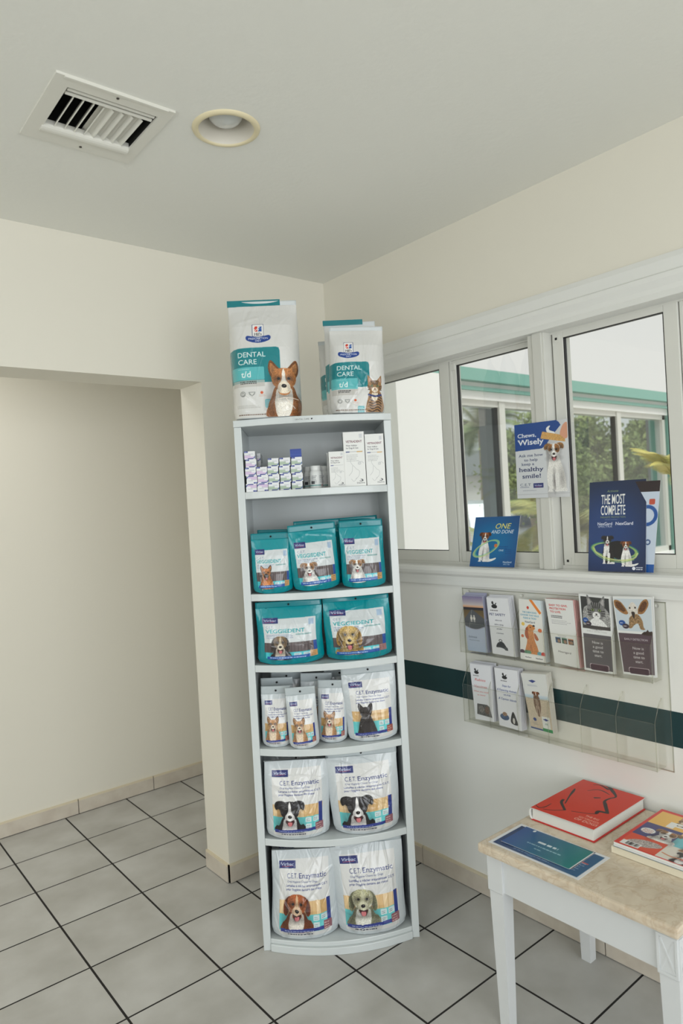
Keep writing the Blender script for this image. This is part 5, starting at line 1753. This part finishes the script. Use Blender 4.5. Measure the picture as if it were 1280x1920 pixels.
pouch('h2', 'large_grey_chew_bag', 'grey chew bag edge showing behind the right bag of the bottom shelf', .124, -.090, Z6, .244, .330, .095, None, GF, gb, .026, group=G6, tilt=.0).scale = (.97, 1, .98)

# ------------------------------------------------------------------ window display
pc = art_poster(213, 270, .9)
bk = Canvas(213, 270, .9, (206, 209, 212)); bk.a = pc.a.copy()
o = sheet('hanging_poster', (1.647, -.275, 1.820), (1.647, -.491, 1.815), (1.647, -.487, 1.550), (1.647, -.272, 1.553), .0012, pc, M['print_card'], None, back=bk)
tag(o, 'blue and white poster with a white dog and a chew, fixed on the window mullion', 'poster')


def counter_card(name, label, b0, b1, hgt, tiltdeg, cv, inner=None):
    """card in a clear easel; b0,b1 bottom corners"""
    b0, b1 = Vector(b0), Vector(b1)
    e = (b1 - b0).normalized(); n = Vector((e.y, -e.x, 0))
    if n.dot(CAM - b0) < 0: n = -n
    t = math.radians(tiltdeg)
    up = Vector((0, 0, math.cos(t))) - n * math.sin(t)
    root = thing(name, label, 'sign', (0, 0, 0))
    lift = up * .002
    sheet('printed_card', b0 + up * hgt + lift, b1 + up * hgt + lift, b1 + lift, b0 + lift, .0014, cv, M['print_gloss'], root)
    fn = n * math.cos(t) + Vector((0, 0, math.sin(t)))
    bm = B()

    def slab(p0, p1, u_, h, th, nn):
        q = [p0, p1, p1 + u_ * h, p0 + u_ * h]
        a = [bm.verts.new(x) for x in q]; b = [bm.verts.new(x - nn * th) for x in q]
        bm.faces.new(a); bm.faces.new(b[::-1])
        for i in range(4): bm.faces.new([a[i], b[i], b[(i + 1) % 4], a[(i + 1) % 4]])
    bk0 = b0 - fn * .0025; bk1 = b1 - fn * .0025
    slab(bk0, bk1, up, hgt * .98, .0015, fn)
    # rear strut leaning from two thirds up to the ledge
    zt = hgt * .8
    s0 = b0 - fn * .0045 + up * zt; s1 = b1 - fn * .0045 + up * zt
    dn = Vector((-n.x * .42, -n.y * .42, -1)).normalized()
    L = (s0.z - b0.z) / (-dn.z) - .001
    nn = dn.cross(e).normalized()
    return root, slab, bm, (s0, s1, dn, L, nn, n)


cardA = counter_card('counter_card', 'blue tilted counter card with a sitting dog, the smaller one on the window ledge', (1.636, -.037, 1.2975), (1.655, -.235, 1.2975), .198, 18, art_one(198, 198, 1.0))
root, slab, bm, (s0, s1, dn, L, nn, n) = cardA
slab(s0, s1, dn, min(L, .15), .0012, nn); bmesh.ops.recalc_face_normals(bm, faces=bm.faces); obj('clear_easel', bm, M['acrylic'], root)
cardB = counter_card('counter_card', 'tall dark blue counter card with two dogs in a green ring, on the window ledge', (1.637, -.546, 1.2975), (1.656, -.733, 1.2975), .298, 9, art_most(190, 298, 1.0))
root, slab, bm, (s0, s1, dn, L, nn, n) = cardB
bmesh.ops.recalc_face_normals(bm, faces=bm.faces); obj('clear_easel', bm, M['acrylic'], root)
o = sheet('leaflet', (1.6975, -.600, 1.588), (1.6985, -.775, 1.586), (1.668, -.752, 1.2985), (1.664, -.577, 1.2985), .001, art_info(175, 290, .8), M['print_gloss'])
tag(o, 'pale blue leaflet sticking out behind the tall dark blue counter card', 'leaflet')

# ------------------------------------------------------------------ acrylic leaflet holder
hold = thing('leaflet_holder', 'clear acrylic two row leaflet holder screwed to the wall under the window', 'leaflet holder', (1.65, -.39, .69))
HO = Vector((1.65, -.39, .69))


def hb(bm, x0, x1, y0, y1, z0, z1, mi=0):
    return box(bm, x0 - HO.x, x1 - HO.x, y0 - HO.y, y1 - HO.y, z0 - HO.z, z1 - HO.z, mi)


bm = B()
hb(bm, 1.6465, 1.6495, -.795, .016, .688, 1.212); obj('back_plate', bm, M['acrylic'], hold)
bm = B()
for (y0, y1, z0, z1) in ((-.795, .016, 1.209, 1.212), (-.795, .016, .688, .691), (.0135, .016, .688, 1.212), (-.795, -.7925, .688, 1.212)):
    hb(bm, 1.6455, 1.6500, y0, y1, z0, z1)
obj('plate_edge', bm, M['acryledge'], hold)
NP = 6
ys = [-.012 - i * .1265 for i in range(7)]
for row, zb, zt in ((0, .970, 1.085), (1, .700, .845)):
    bm = B()
    hb(bm, 1.588, 1.646, ys[-1], ys[0], zb, zb + .003)
    obj('pocket_floor', bm, M['acryledge'], hold)
    for i in range(6):
        bm = B(); hb(bm, 1.588, 1.5905, ys[i + 1] + .004, ys[i] - .004, zb, zt)
        f = obj('pocket_front', bm, M['acrylic'], hold)
        bm = B()
        hb(bm, 1.5875, 1.591, ys[i + 1] + .004, ys[i] - .004, zt, zt + .0025)
        obj('rim', bm, M['acryledge'], f)
    for i in range(7):
        bm = B()
        pr_ = [(1.588, zb), (1.646, zb), (1.646, zt + .07), (1.636, zt + .07), (1.612, zt + .045), (1.588, zt)]
        extr(bm, [(a - HO.x, b - HO.z) for a, b in pr_], 'y', ys[i] - .001 - HO.y, ys[i] + .001 - HO.y)
        f = obj('divider', bm, M['acrylic'], hold)
        bm = B()
        rim = [(1.588, zb), (1.588, zt), (1.612, zt + .045), (1.636, zt + .07)]
        tube(bm, [(a - HO.x, ys[i] - HO.y, b - HO.z) for a, b in rim], .0022, 6)
        obj('divider_edge', bm, M['acryledge'], f)
for y_ in (-.02, -.27, -.52, -.77):
    bm = B(); lathe(bm, [(.0001, .0), (.005, .0005), (.006, .003)], n=12)
    bmesh.ops.rotate(bm, verts=bm.verts, cent=(0, 0, 0), matrix=Matrix.Rotation(-PI / 2, 3, 'Y')); bmesh.ops.translate(bm, verts=bm.verts, vec=(1.6445 - HO.x, y_ - HO.y, 1.2 - HO.z))
    obj('screw', bm, M['alu'], hold)

# leaflets: corners (y,z) TL TR BR BL measured on the front leaflet of each pocket
LF = [
    ('road', [(-.020, 1.187), (-.120, 1.190), (-.132, .979), (-.038, .978)], lambda W, H: art_road(W, H, .95), 6, (170, 172, 196), 'folded leaflet with a road and two dogs walking', 'top row, leftmost pocket', .012),
    ('pets', [(-.139, 1.189), (-.238, 1.192), (-.262, .980), (-.157, .981)], lambda W, H: art_pets(W, H, .95), 9, (224, 225, 230), 'white folded leaflet with handwritten pet safety title', 'top row, second pocket', .010),
    ('chew', [(-.286, 1.194), (-.378, 1.193), (-.387, .977), (-.282, .978)], lambda W, H: art_chew(W, H, .95), 7, (214, 222, 224), 'folded leaflet with a brown puppy and orange stripe', 'top row, third pocket', -.006),
    ('easy', [(-.396, 1.202), (-.504, 1.203), (-.519, .977), (-.423, .983)], lambda W, H: art_easy(W, H, .95), 7, (214, 168, 164), 'white folded leaflet with red heading', 'top row, fourth pocket', -.005),
    ('cat', [(-.527, 1.227), (-.640, 1.224), (-.643, .976), (-.536, .976)], lambda W, H: art_detect(W, H, .95, 'cat'), 2, (226, 226, 224), 'tall leaflet with a grey cat photo over a grey panel', 'top row, fifth pocket', 0),
    ('ears', [(-.647, 1.226), (-.776, 1.232), (-.776, .986), (-.672, .983)], lambda W, H: art_detect(W, H, .95, 'ears'), 2, (226, 226, 224), 'tall leaflet with a big eared dog over a plum panel', 'top row, rightmost pocket', 0),
    ('rab', [(-.039, .927), (-.142, .930), (-.147, .721), (-.057, .715)], lambda W, H: art_rab(W, H, .95), 7, (222, 223, 230), 'white folded leaflet with pink title and two cats', 'lower row, leftmost pocket', .008),
    ('steps', [(-.158, .928), (-.263, .931), (-.270, .713), (-.170, .715)], lambda W, H: art_rab(W, H, .95, True), 9, (222, 223, 230), 'white folded leaflet with blue handwriting and two pets', 'lower row, second pocket', .005),
    ('beach', [(-.277, .926), (-.382, .936), (-.401, .733), (-.311, .735)], lambda W, H: art_beach(W, H, .95), 6, (220, 218, 208), 'folded leaflet with a dog running on sand', 'lower row, third pocket', .004),
]
for key, Q, art, nb, ec, lab, where, dz in LF:
    xf = 1.6005
    Wm = abs(Q[3][0] - Q[2][0] + Q[0][0] - Q[1][0]) / 2 * 1000; Hm = (Q[0][1] + Q[1][1] - Q[2][1] - Q[3][1]) / 2 * 1000
    pts = [(xf + .002, *Q[0]), (xf + .002, *Q[1]), (xf, *Q[2]), (xf, *Q[3])]
    o = sheet('leaflet', *pts, .0011, art(Wm, Hm), M['print_gloss'], None, (226, 226, 224))
    tag(o, 'front ' + lab + ', ' + where, 'leaflet')
    for i in range(nb):
        x_ = xf + .0038 + i * (.0038 if nb < 9 else .0032)
        oy = random.uniform(-.002, .004) + (i / max(nb, 1)) * -.004; oz = random.uniform(-.001, .002) + (i / nb) * dz
        bm = B()
        bent = .002
        q = [(x_ + bent, Q[0][0] + oy, Q[0][1] + oz), (x_ + bent, Q[1][0] - abs(oy) * .8 - .001, Q[1][1] + oz), (x_, Q[2][0] - abs(oy) * .6, Q[2][1]), (x_, Q[3][0], Q[3][1])]
        a = [bm.verts.new(p) for p in q]; b = [bm.verts.new((p[0] + .0012, p[1], p[2])) for p in q]
        bm.faces.new(a); bm.faces.new(b[::-1])
        for j in range(4): bm.faces.new([a[j], b[j], b[(j + 1) % 4], a[(j + 1) % 4]])
        bmesh.ops.recalc_face_normals(bm, faces=bm.faces)
        mk = 'leafedge_' + key
        if mk not in M: M[mk] = mat('leaflet_paper_' + key, ec, .5)
        o = obj('leaflet', bm, M[mk])
        tag(o, 'leaflet stacked behind the front one, ' + where + ' of the holder', 'leaflet', 'leaflets behind the front one, ' + where)

# ------------------------------------------------------------------ side table
TX0, TX1, TY0, TY1, TZ = 1.106, 1.640, -.461, -1.046, .550
table = thing('side_table', 'small white side table with a beige marble top against the window wall', 'table', ((TX0 + TX1) / 2, (TY0 + TY1) / 2, 0))
TO = Vector(((TX0 + TX1) / 2, (TY0 + TY1) / 2, 0))


def tb_(bm, x0, x1, y0, y1, z0, z1, bev=0.0, mi=0):
    return box(bm, x0 - TO.x, x1 - TO.x, y0 - TO.y, y1 - TO.y, z0, z1, mi, bev)


bm = B(); tb_(bm, TX0, TX1, TY1, TY0, .522, TZ, .007); obj('marble_top', bm, M['marble'], table, False)
bm = B()
ax0, ax1, ay0, ay1 = TX0 + .026, TX1 - .026, TY0 - .014, TY1 + .014
tb_(bm, ax0 + .006, ax0 + .024, ay1 + .02, ay0 - .02, .412, .522)
tb_(bm, ax1 - .024, ax1 - .006, ay1 + .02, ay0 - .02, .412, .522)
tb_(bm, ax0 + .02, ax1 - .02, ay0 - .024, ay0 - .006, .412, .522)
tb_(bm, ax0 + .02, ax1 - .02, ay1 + .006, ay1 + .024, .412, .522)
tb_(bm, ax0, ax1, ay1, ay0, .513, .522)
obj('apron', bm, M['tablew'], table)
LW = .054
for sx, sy in ((0, 0), (0, 1), (1, 0), (1, 1)):
    xa = ax0 - .002 if sx == 0 else ax1 - LW + .002
    ya = ay0 - LW + .002 if sy == 0 else ay1 - .002
    cx, cy = xa + LW / 2 - TO.x, ya + LW / 2 - TO.y
    bm = B()
    box(bm, cx - LW / 2, cx + LW / 2, cy - LW / 2, cy + LW / 2, .408, .5125, 0, .002)
    r0, r1 = .0235, .0165
    a = [bm.verts.new((cx + i * r0, cy + j * r0, .408)) for i, j in ((-1, -1), (1, -1), (1, 1), (-1, 1))]
    b = [bm.verts.new((cx + i * r1, cy + j * r1, .0)) for i, j in ((-1, -1), (1, -1), (1, 1), (-1, 1))]
    c4 = [bm.verts.new((cx + i * LW / 2 * .96, cy + j * LW / 2 * .96, .414)) for i, j in ((-1, -1), (1, -1), (1, 1), (-1, 1))]
    for i in range(4):
        bm.faces.new([b[i], b[(i + 1) % 4], a[(i + 1) % 4], a[i]])
        bm.faces.new([a[i], a[(i + 1) % 4], c4[(i + 1) % 4], c4[i]])
    bm.faces.new(b[::-1])
    bmesh.ops.recalc_face_normals(bm, faces=bm.faces)
    leg = obj('leg', bm, M['tablew'], table)
    if sy == 1:
        # raised frame with a carved cross on the near legs' outer faces
        for face in ('y', 'x'):
            if face == 'x' and sx == 1: continue
            bm = B(); t = .0022; g = .006; h0, h1 = .413, .508
            hw = LW / 2 - .002

            def pl_(u0, u1, z0, z1, th_=t):
                if face == 'y': box(bm, cx + u0, cx + u1, cy - LW / 2 - th_, cy - LW / 2 + .001, z0, z1)
                else: box(bm, cx - LW / 2 - th_, cx - LW / 2 + .001, cy + u0, cy + u1, z0, z1)
            pl_(-hw, -hw + g, h0, h1); pl_(hw - g, hw, h0, h1); pl_(-hw + g, hw - g, h0, h0 + g); pl_(-hw + g, hw - g, h1 - g, h1)
            for s_ in (-1, 1):
                p0 = Vector((-hw * .68 * s_, h0 + g + .004)); p1 = Vector((hw * .68 * s_, h1 - g - .004)); ht_ = .0012 + .0005 * s_
                d = (p1 - p0).normalized(); w_ = Vector((-d.y, d.x)) * .0022
                q = [p0 + w_, p1 + w_, p1 - w_, p0 - w_]
                def mk(p, th_): return (cx + p.x, cy - LW / 2 - th_, p.y) if face == 'y' else (cx - LW / 2 - th_, cy + p.x, p.y)
                A = [bm.verts.new(mk(p, ht_)) for p in q]; Bv = [bm.verts.new(mk(p, -.0005)) for p in q]
                bm.faces.new(A); bm.faces.new(Bv[::-1])
                for i in range(4): bm.faces.new([A[i], Bv[i], Bv[(i + 1) % 4], A[(i + 1) % 4]])
            bmesh.ops.recalc_face_normals(bm, faces=bm.faces)
            obj('cross_panel', bm, M['tablew'], leg)

# red hardcover
BX0, BX1, BY0, BY1 = 1.334, 1.632, -.488, -.704
book = thing('hardcover_book', 'thick red hardcover book with a black brush drawn dog, on the table', 'book', (0, 0, 0))
o = sheet('front_cover', (BX1, BY0, .5888), (BX1, BY1, .5888), (BX0, BY1, .5888), (BX0, BY0, .5888), .0028, art_redbook(216, 298, .9), M['print_card'], book, (222, 218, 214))
bm = B(); box(bm, BX0 + .004, BX1 - .004, BY1 + .005, BY0 - .004, .5535, .586); obj('page_block', bm, M['paperedge'], book)
bm = B(); box(bm, BX0, BX1, BY1, BY0, .5508, .5535, 0, .0006); obj('back_cover', bm, M['red'], book)
bm = B()
pr_ = [(BY0 - .001, .5535), (BY0 + .003, .556), (BY0 + .006, .563), (BY0 + .007, .570), (BY0 + .006, .577), (BY0 + .003, .584), (BY0 - .001, .5865), (BY0 - .004, .5865), (BY0 + .001, .580), (BY0 + .003, .570), (BY0 + .001, .560), (BY0 - .004, .5535)]
extr(bm, pr_, 'x', BX0, BX1); obj('spine', bm, M['paper'], book)

# flyer and smaller printed strips on it
def rectsheet(name, x0, x1, y0, y1, z, th, cv, matl, label, cat, rot=0.0, group=None):
    cx, cy = (x0 + x1) / 2, (y0 + y1) / 2
    def R(x, y):
        ca, sa = math.cos(rot), math.sin(rot)
        return (cx + (x - cx) * ca - (y - cy) * sa, cy + (x - cx) * sa + (y - cy) * ca, z)
    o = sheet(name, R(x1, y0), R(x1, y1), R(x0, y1), R(x0, y0), th, cv, matl)
    if label: tag(o, label, cat, group)
    return o


rectsheet('flyer', 1.130, 1.290, -.483, -.778, .5509, .0006, art_flyer(295, 160, .9), M['print_gloss'], 'large dark blue flyer with white border lying flat near the table edge', 'flyer')
dkc = lambda: Canvas(222, 120, .4, (60, 30, 44))
rectsheet('card', 1.163, 1.285, -.512, -.737, .5519, .0006, dkc(), M['print_gloss'], 'dark edged card lying directly on the large flyer, under the teal card', 'card', .010)
rectsheet('card', 1.160, 1.282, -.511, -.735, .5528, .0006, Canvas(222, 120, .4, (214, 216, 216)), M['print_gloss'], 'white edged card just under the topmost blue and teal card', 'card', -.006)
rectsheet('card', 1.156, 1.280, -.510, -.733, .5537, .0006, art_banner(223, 124, 1.0), M['print_gloss'], 'topmost blue to teal card with white writing, lying on the large flyer', 'card', .004)

# magazines
mg = thing('magazine', 'glossy red bordered pet magazine, topmost of the pile on the table', 'magazine')
sheet('front_cover', (1.602, -.772, .5838), (1.602, -.992, .5838), (1.320, -.992, .5838), (1.320, -.772, .5838), .0008, art_mag(220, 282, .9), M['print_gloss'], mg)
bm = B(); box(bm, 1.3205, 1.6015, -.9915, -.7725, .5770, .5829); obj('page_block', bm, M['paper'], mg)
mb = mat('blue_grey_cover', (150, 172, 190), .3)
m2 = thing('magazine', 'blue grey magazine lying between the pet magazine and the cream book', 'magazine')
bm = B(); box(bm, 1.322, 1.606, -.996, -.770, .5755, .5763); box(bm, 1.322, 1.606, -.996, -.770, .5705, .5713); obj('cover', bm, mb, m2)
bm = B(); box(bm, 1.3225, 1.605, -.995, -.7705, .5714, .5754); obj('page_block', bm, M['paper'], m2)
m3 = thing('paperback_book', 'thick cream book at the bottom of the magazine pile', 'book')
bm = B(); box(bm, 1.3195, 1.600, -.988, -.7645, .5674, .5692, 0, .0005); box(bm, 1.3195, 1.600, -.988, -.7645, .5508, .5526, 0, .0005); box(bm, 1.3195, 1.600, -.768, -.7645, .5526, .5674); obj('cover', bm, M['cream'], m3)
bm = B(); box(bm, 1.321, 1.599, -.986, -.768, .5526, .5674); obj('page_block', bm, M['cream'], m3)

# ------------------------------------------------------------------ outside
YF = 1.5
bm = B()
box(bm, 1.82, 26, -12, 60, -.30, -.15)
struct('courtyard_ground', bm, M['concrete'])
wing = thing('building_wing', 'white wing of the building with sea green trim and a row of sliding windows, outside', 'building', (4.7, YF, -.15))
WO = Vector((4.7, YF, -.15))


def wb_(bm, x0, x1, y0, y1, z0, z1, mi=0):
    return box(bm, x0 - WO.x, x1 - WO.x, y0 - WO.y, y1 - WO.y, z0 - WO.z, z1 - WO.z, mi)


bm = B()
wb_(bm, 2.715, 3.16, YF - .08, YF + .3, -.15, 2.44)
wb_(bm, 1.82, 2.715, YF + .25, YF + .4, -.15, 2.44)
wb_(bm, 3.16, 6.60, YF, YF + .16, -.15, .93)
wb_(bm, 3.16, 6.72, YF, YF + .16, 2.30, 2.44)
obj('wall', bm, M['stucco'], wing)
bm = B(); wb_(bm, 2.70, 9.5, YF - .06, YF, 2.425, 2.515); obj('fascia_band', bm, M['tealtrim'], wing)
bm = B(); wb_(bm, 3.16, 6.72, YF - .03, YF + .02, 2.362, 2.388); obj('lintel_strip', bm, M['tealtrim'], wing)
bm = B(); wb_(bm, 6.60, 6.74, YF - .08, YF + .2, -.15, 2.40); wb_(bm, 2.60, 2.715, YF + .16, YF + .28, -.15, 2.45); obj('corner_post', bm, M['tealtrim'], wing)
bm = B(); wb_(bm, 2.70, 9.5, YF, YF + .5, 2.44, 2.512)
obj('roof_slab', bm, M['stucco'], wing)


def wing_window(x0, xs, x1):
    bm = B()
    wb_(bm, x0, x1, YF + .02, YF + .10, 2.255, 2.32); wb_(bm, x0, x1, YF + .02, YF + .10, .93, .98)
    wb_(bm, x0, x0 + .03, YF + .02, YF + .10, .93, 2.3); wb_(bm, x1 - .05, x1, YF + .02, YF + .10, .93, 2.3)
    wb_(bm, xs - .035, xs + .035, YF + .01, YF + .08, .93, 2.3)
    w = obj('window_frame', bm, M['alu'], wing)
    bm = B(); wb_(bm, xs - .055, xs - .035, YF + .03, YF + .07, .98, 2.255); obj('seal_strip', bm, M['gasket'], w)
    bm = B(); wb_(bm, x0 + .03, x1 - .05, YF + .05, YF + .056, .98, 2.255); obj('glass_pane', bm, M['wglass'], w)


wing_window(3.16, 3.93, 4.62)
wing_window(4.68, 5.67, 6.58)
bm = B()
for x in (4.16, 7.0):
    wb_(bm, x, x + .12, YF + .36, YF + .43, -.15, 2.44)
obj('inner_post', bm, M['curtain'], wing)


def palm(loc, h, lean, nf, fl, label, trunk=True, leafm='leaf', rad=.11, name='palm_tree', droop=1.0, cat='tree'):
    root = thing(name, label, cat, loc)
    r = random.Random(int(h * 100 + nf))
    top = Vector((lean[0], lean[1], h))
    if trunk:
        bm = B(); tube(bm, [(0, 0, 0), (lean[0] * .3, lean[1] * .3, h * .4), (lean[0] * .7, lean[1] * .7, h * .75), tuple(top)], [rad * 1.2, rad, rad * .85, rad * .8], 12)
        obj('trunk', bm, M['bark'], root)
    for k in range(nf):
        az = 2 * PI * k / nf + r.uniform(-.2, .2); el = r.uniform(.1, 1.2)
        L = fl * r.uniform(.8, 1.1)
        bm = B()
        pts = []
        n = 14
        p = top.copy(); d = Vector((math.cos(az) * math.cos(el), math.sin(az) * math.cos(el), math.sin(el)))
        for i in range(n + 1):
            pts.append(p.copy()); p = p + d * (L / n); d = (d + Vector((0, 0, -.13 * droop))).normalized()
        tube(bm, pts, [.012 * (1 - .7 * i / n) for i in range(n + 1)], 5)
        side = Vector((-math.sin(az), math.cos(az), 0))
        for i in range(2, n + 1):
            for q in range(3):
                pp = pts[i - 1].lerp(pts[i], q / 3)
                ll = L * .34 * math.sin(PI * min(1, (i + q / 3) / n * .85 + .1))
                for sg in (-1, 1):
                    dd = (pts[i] - pts[i - 1]).normalized()
                    tip = pp + side * sg * ll * .85 + dd * ll * .5 + Vector((0, 0, -ll * .35 * droop))
                    w_ = dd * .014 * fl
                    v = [bm.verts.new(pp - w_), bm.verts.new(pp + w_), bm.verts.new(tip)]
                    bm.faces.new(v)
        obj('frond', bm, M[leafm], root)
    return root


def tree(loc, h, rx, rz, n, label, seed):
    root = thing('tree', label, 'tree', loc, 0, 'leafy trees beyond the wing')
    r = np.random.default_rng(seed)
    bm = B(); tube(bm, [(0, 0, 0), (.05, 0, h * .5), (0, .1, h * .8)], [.16, .12, .07], 8); obj('trunk', bm, M['bark'], root)
    # clumped crown made of many small leaves
    cl = r.normal(0, 1, (26, 3)); cl /= np.linalg.norm(cl, axis=1)[:, None]; cl *= r.uniform(.3, 1, (26, 1)) ** .5
    ci = r.integers(0, 26, n)
    P = cl[ci] + r.normal(0, .16, (n, 3))
    P = P * np.array([rx, rx, rz]) + np.array([0, 0, h])
    s = r.uniform(.05, .12, (n, 1)) * rx * .6
    a = r.normal(0, 1, (n, 3)); a /= np.linalg.norm(a, axis=1)[:, None]
    b = np.cross(a, r.normal(0, 1, (n, 3))); b /= np.linalg.norm(b, axis=1)[:, None]
    V = np.stack([P - a * s, P + b * s * .5, P + a * s, P - b * s * .5], 1).reshape(-1, 3)
    F = np.arange(4 * n).reshape(-1, 4)
    mesh_np('foliage', V, [F], M['bush'], None, root, False)
    return root


tree((9.3, 5.0, -.15), 2.15, .85, .85, 9000, 'bushy pale green tree seen through the left pane of the wing, beside the palm', 3)
tree((12.1, 5.7, -.15), 2.2, 1.1, 1.0, 9000, 'bushy pale green tree seen through the right panes of the wing', 4)
tree((15.6, 6.5, -.15), 2.15, 1.5, 1.05, 8000, 'bushy pale green tree farthest to the right beyond the wing', 5)
palm((16.6, 12.0, -.15), 3.85, (0, 0, 0), 16, 1.8, 'tall palm tree with a pale trunk in the car park, seen through the left pane', rad=.10)
palm((5.10, .78, -.15), 1.80, (0, 0, 0), 15, .42, 'yellow green palm shrub just outside, at the right end of the wing', False, 'leafy', name='palm_shrub', droop=.8, cat='shrub')
palm((7.6, 3.2, -.15), 1.2, (-.1, 0, 0), 16, 1.15, 'palm shrub with pale fronds seen through the right panes of the wing', True, 'leafy', .06, name='palm_shrub', droop=.9, cat='shrub')
palm((5.35, 2.55, -.15), .95, (0, 0, 0), 14, .75, 'low palm shrub with pale fronds seen left of the poster', True, 'leafy', .05, name='palm_shrub', droop=.7, cat='shrub')


def car(name, loc, rz, paint, label, grp=None):
    root = thing(name, label, 'car', loc, rz, grp)
    bm = B()
    prof = [(-2.1, .35), (-2.15, .7), (-2.1, .98), (-1.85, 1.05), (-1.55, 1.6), (-1.2, 1.68), (.3, 1.66), (1.05, 1.08), (1.95, .92), (2.1, .7), (2.1, .35)]
    extr(bm, prof, 'y', -.88, .88)
    es_ = [e for e in bm.edges if abs(e.verts[0].co.y - e.verts[1].co.y) < 1e-4]
    bmesh.ops.bevel(bm, geom=es_, offset=.07, segments=3, profile=.6, affect='EDGES')
    obj('body', bm, paint, root, False)
    bm = B(); extr(bm, [(-1.86, 1.08), (-1.60, 1.52), (-1.59, 1.52), (-1.84, 1.08)], 'y', -.66, .66)
    bmesh.ops.translate(bm, verts=bm.verts, vec=(-.03, 0, 0)); obj('rear_window', bm, M['carglass'], root)
    for sg in (-1, 1):
        bm = B(); extr(bm, [(-1.35, 1.08), (-1.2, 1.52), (.25, 1.52), (.8, 1.08)], 'y', sg * .875, sg * .895); obj('side_window', bm, M['carglass'], root)
        bm = B(); box(bm, -2.17, -1.98, sg * .84 - .08, sg * .84 + .06, .78, 1.04, 0, .02); box(bm, -1.95, -1.7, sg * .80 - .05, sg * .80 + .05, 1.04, 1.4, 0, .03); obj('tail_light', bm, M['tail'], root)
        for x in (-1.3, 1.3):
            bm = B(); lathe(bm, [(.0001, -.1), (.32, -.1), (.34, 0), (.32, .1), (.0001, .1)], n=24)
            bmesh.ops.rotate(bm, verts=bm.verts, cent=(0, 0, 0), matrix=Matrix.Rotation(PI / 2, 3, 'X')); bmesh.ops.translate(bm, verts=bm.verts, vec=(x, sg * .8, .34)); obj('wheel', bm, M['tyre'], root)
    bm = B(); box(bm, -2.18, -2.14, -.26, .26, .62, .74); obj('number_plate', bm, M['paper'], root)
    return root


car('car', (12.5, 8.9, -.15), .95, M['carw'], 'white car with a red tail light parked in front of the palm tree')
car('car', (15.9, 13.4, -.15), 1.0, M['cars'], 'silver car parked farther left, glimpsed beside the white wall')
car('car', (19.6, 13.0, -.15), 1.3, M['carw'], 'white car parked at the far side of the car park')
hs = thing('house', 'pale low house with a grey roof across the car park', 'house', (31, 25.5, -.15), -.6)
bm = B(); box(bm, -6, 6, -3, 3, 0, 3.0); obj('wall', bm, M['housep'], hs)
bm = B(); extr(bm, [(-3.5, 3.0), (3.5, 3.0), (0, 4.6)], 'x', -6.4, 6.4); obj('roof', bm, M['roofg'], hs)
for x in (-4, -1, 2, 4.6):
    bm = B(); box(bm, x - .5, x + .5, -3.03, -2.98, 1.0, 2.2); obj('window', bm, M['carglass'], hs)
bm = B(); box(bm, 20, 60, 33, 34, -.15, 2.6); o = obj('hedge', bm, M['bush']); tag(o, 'low dark hedge along the horizon behind the cars', 'hedge')
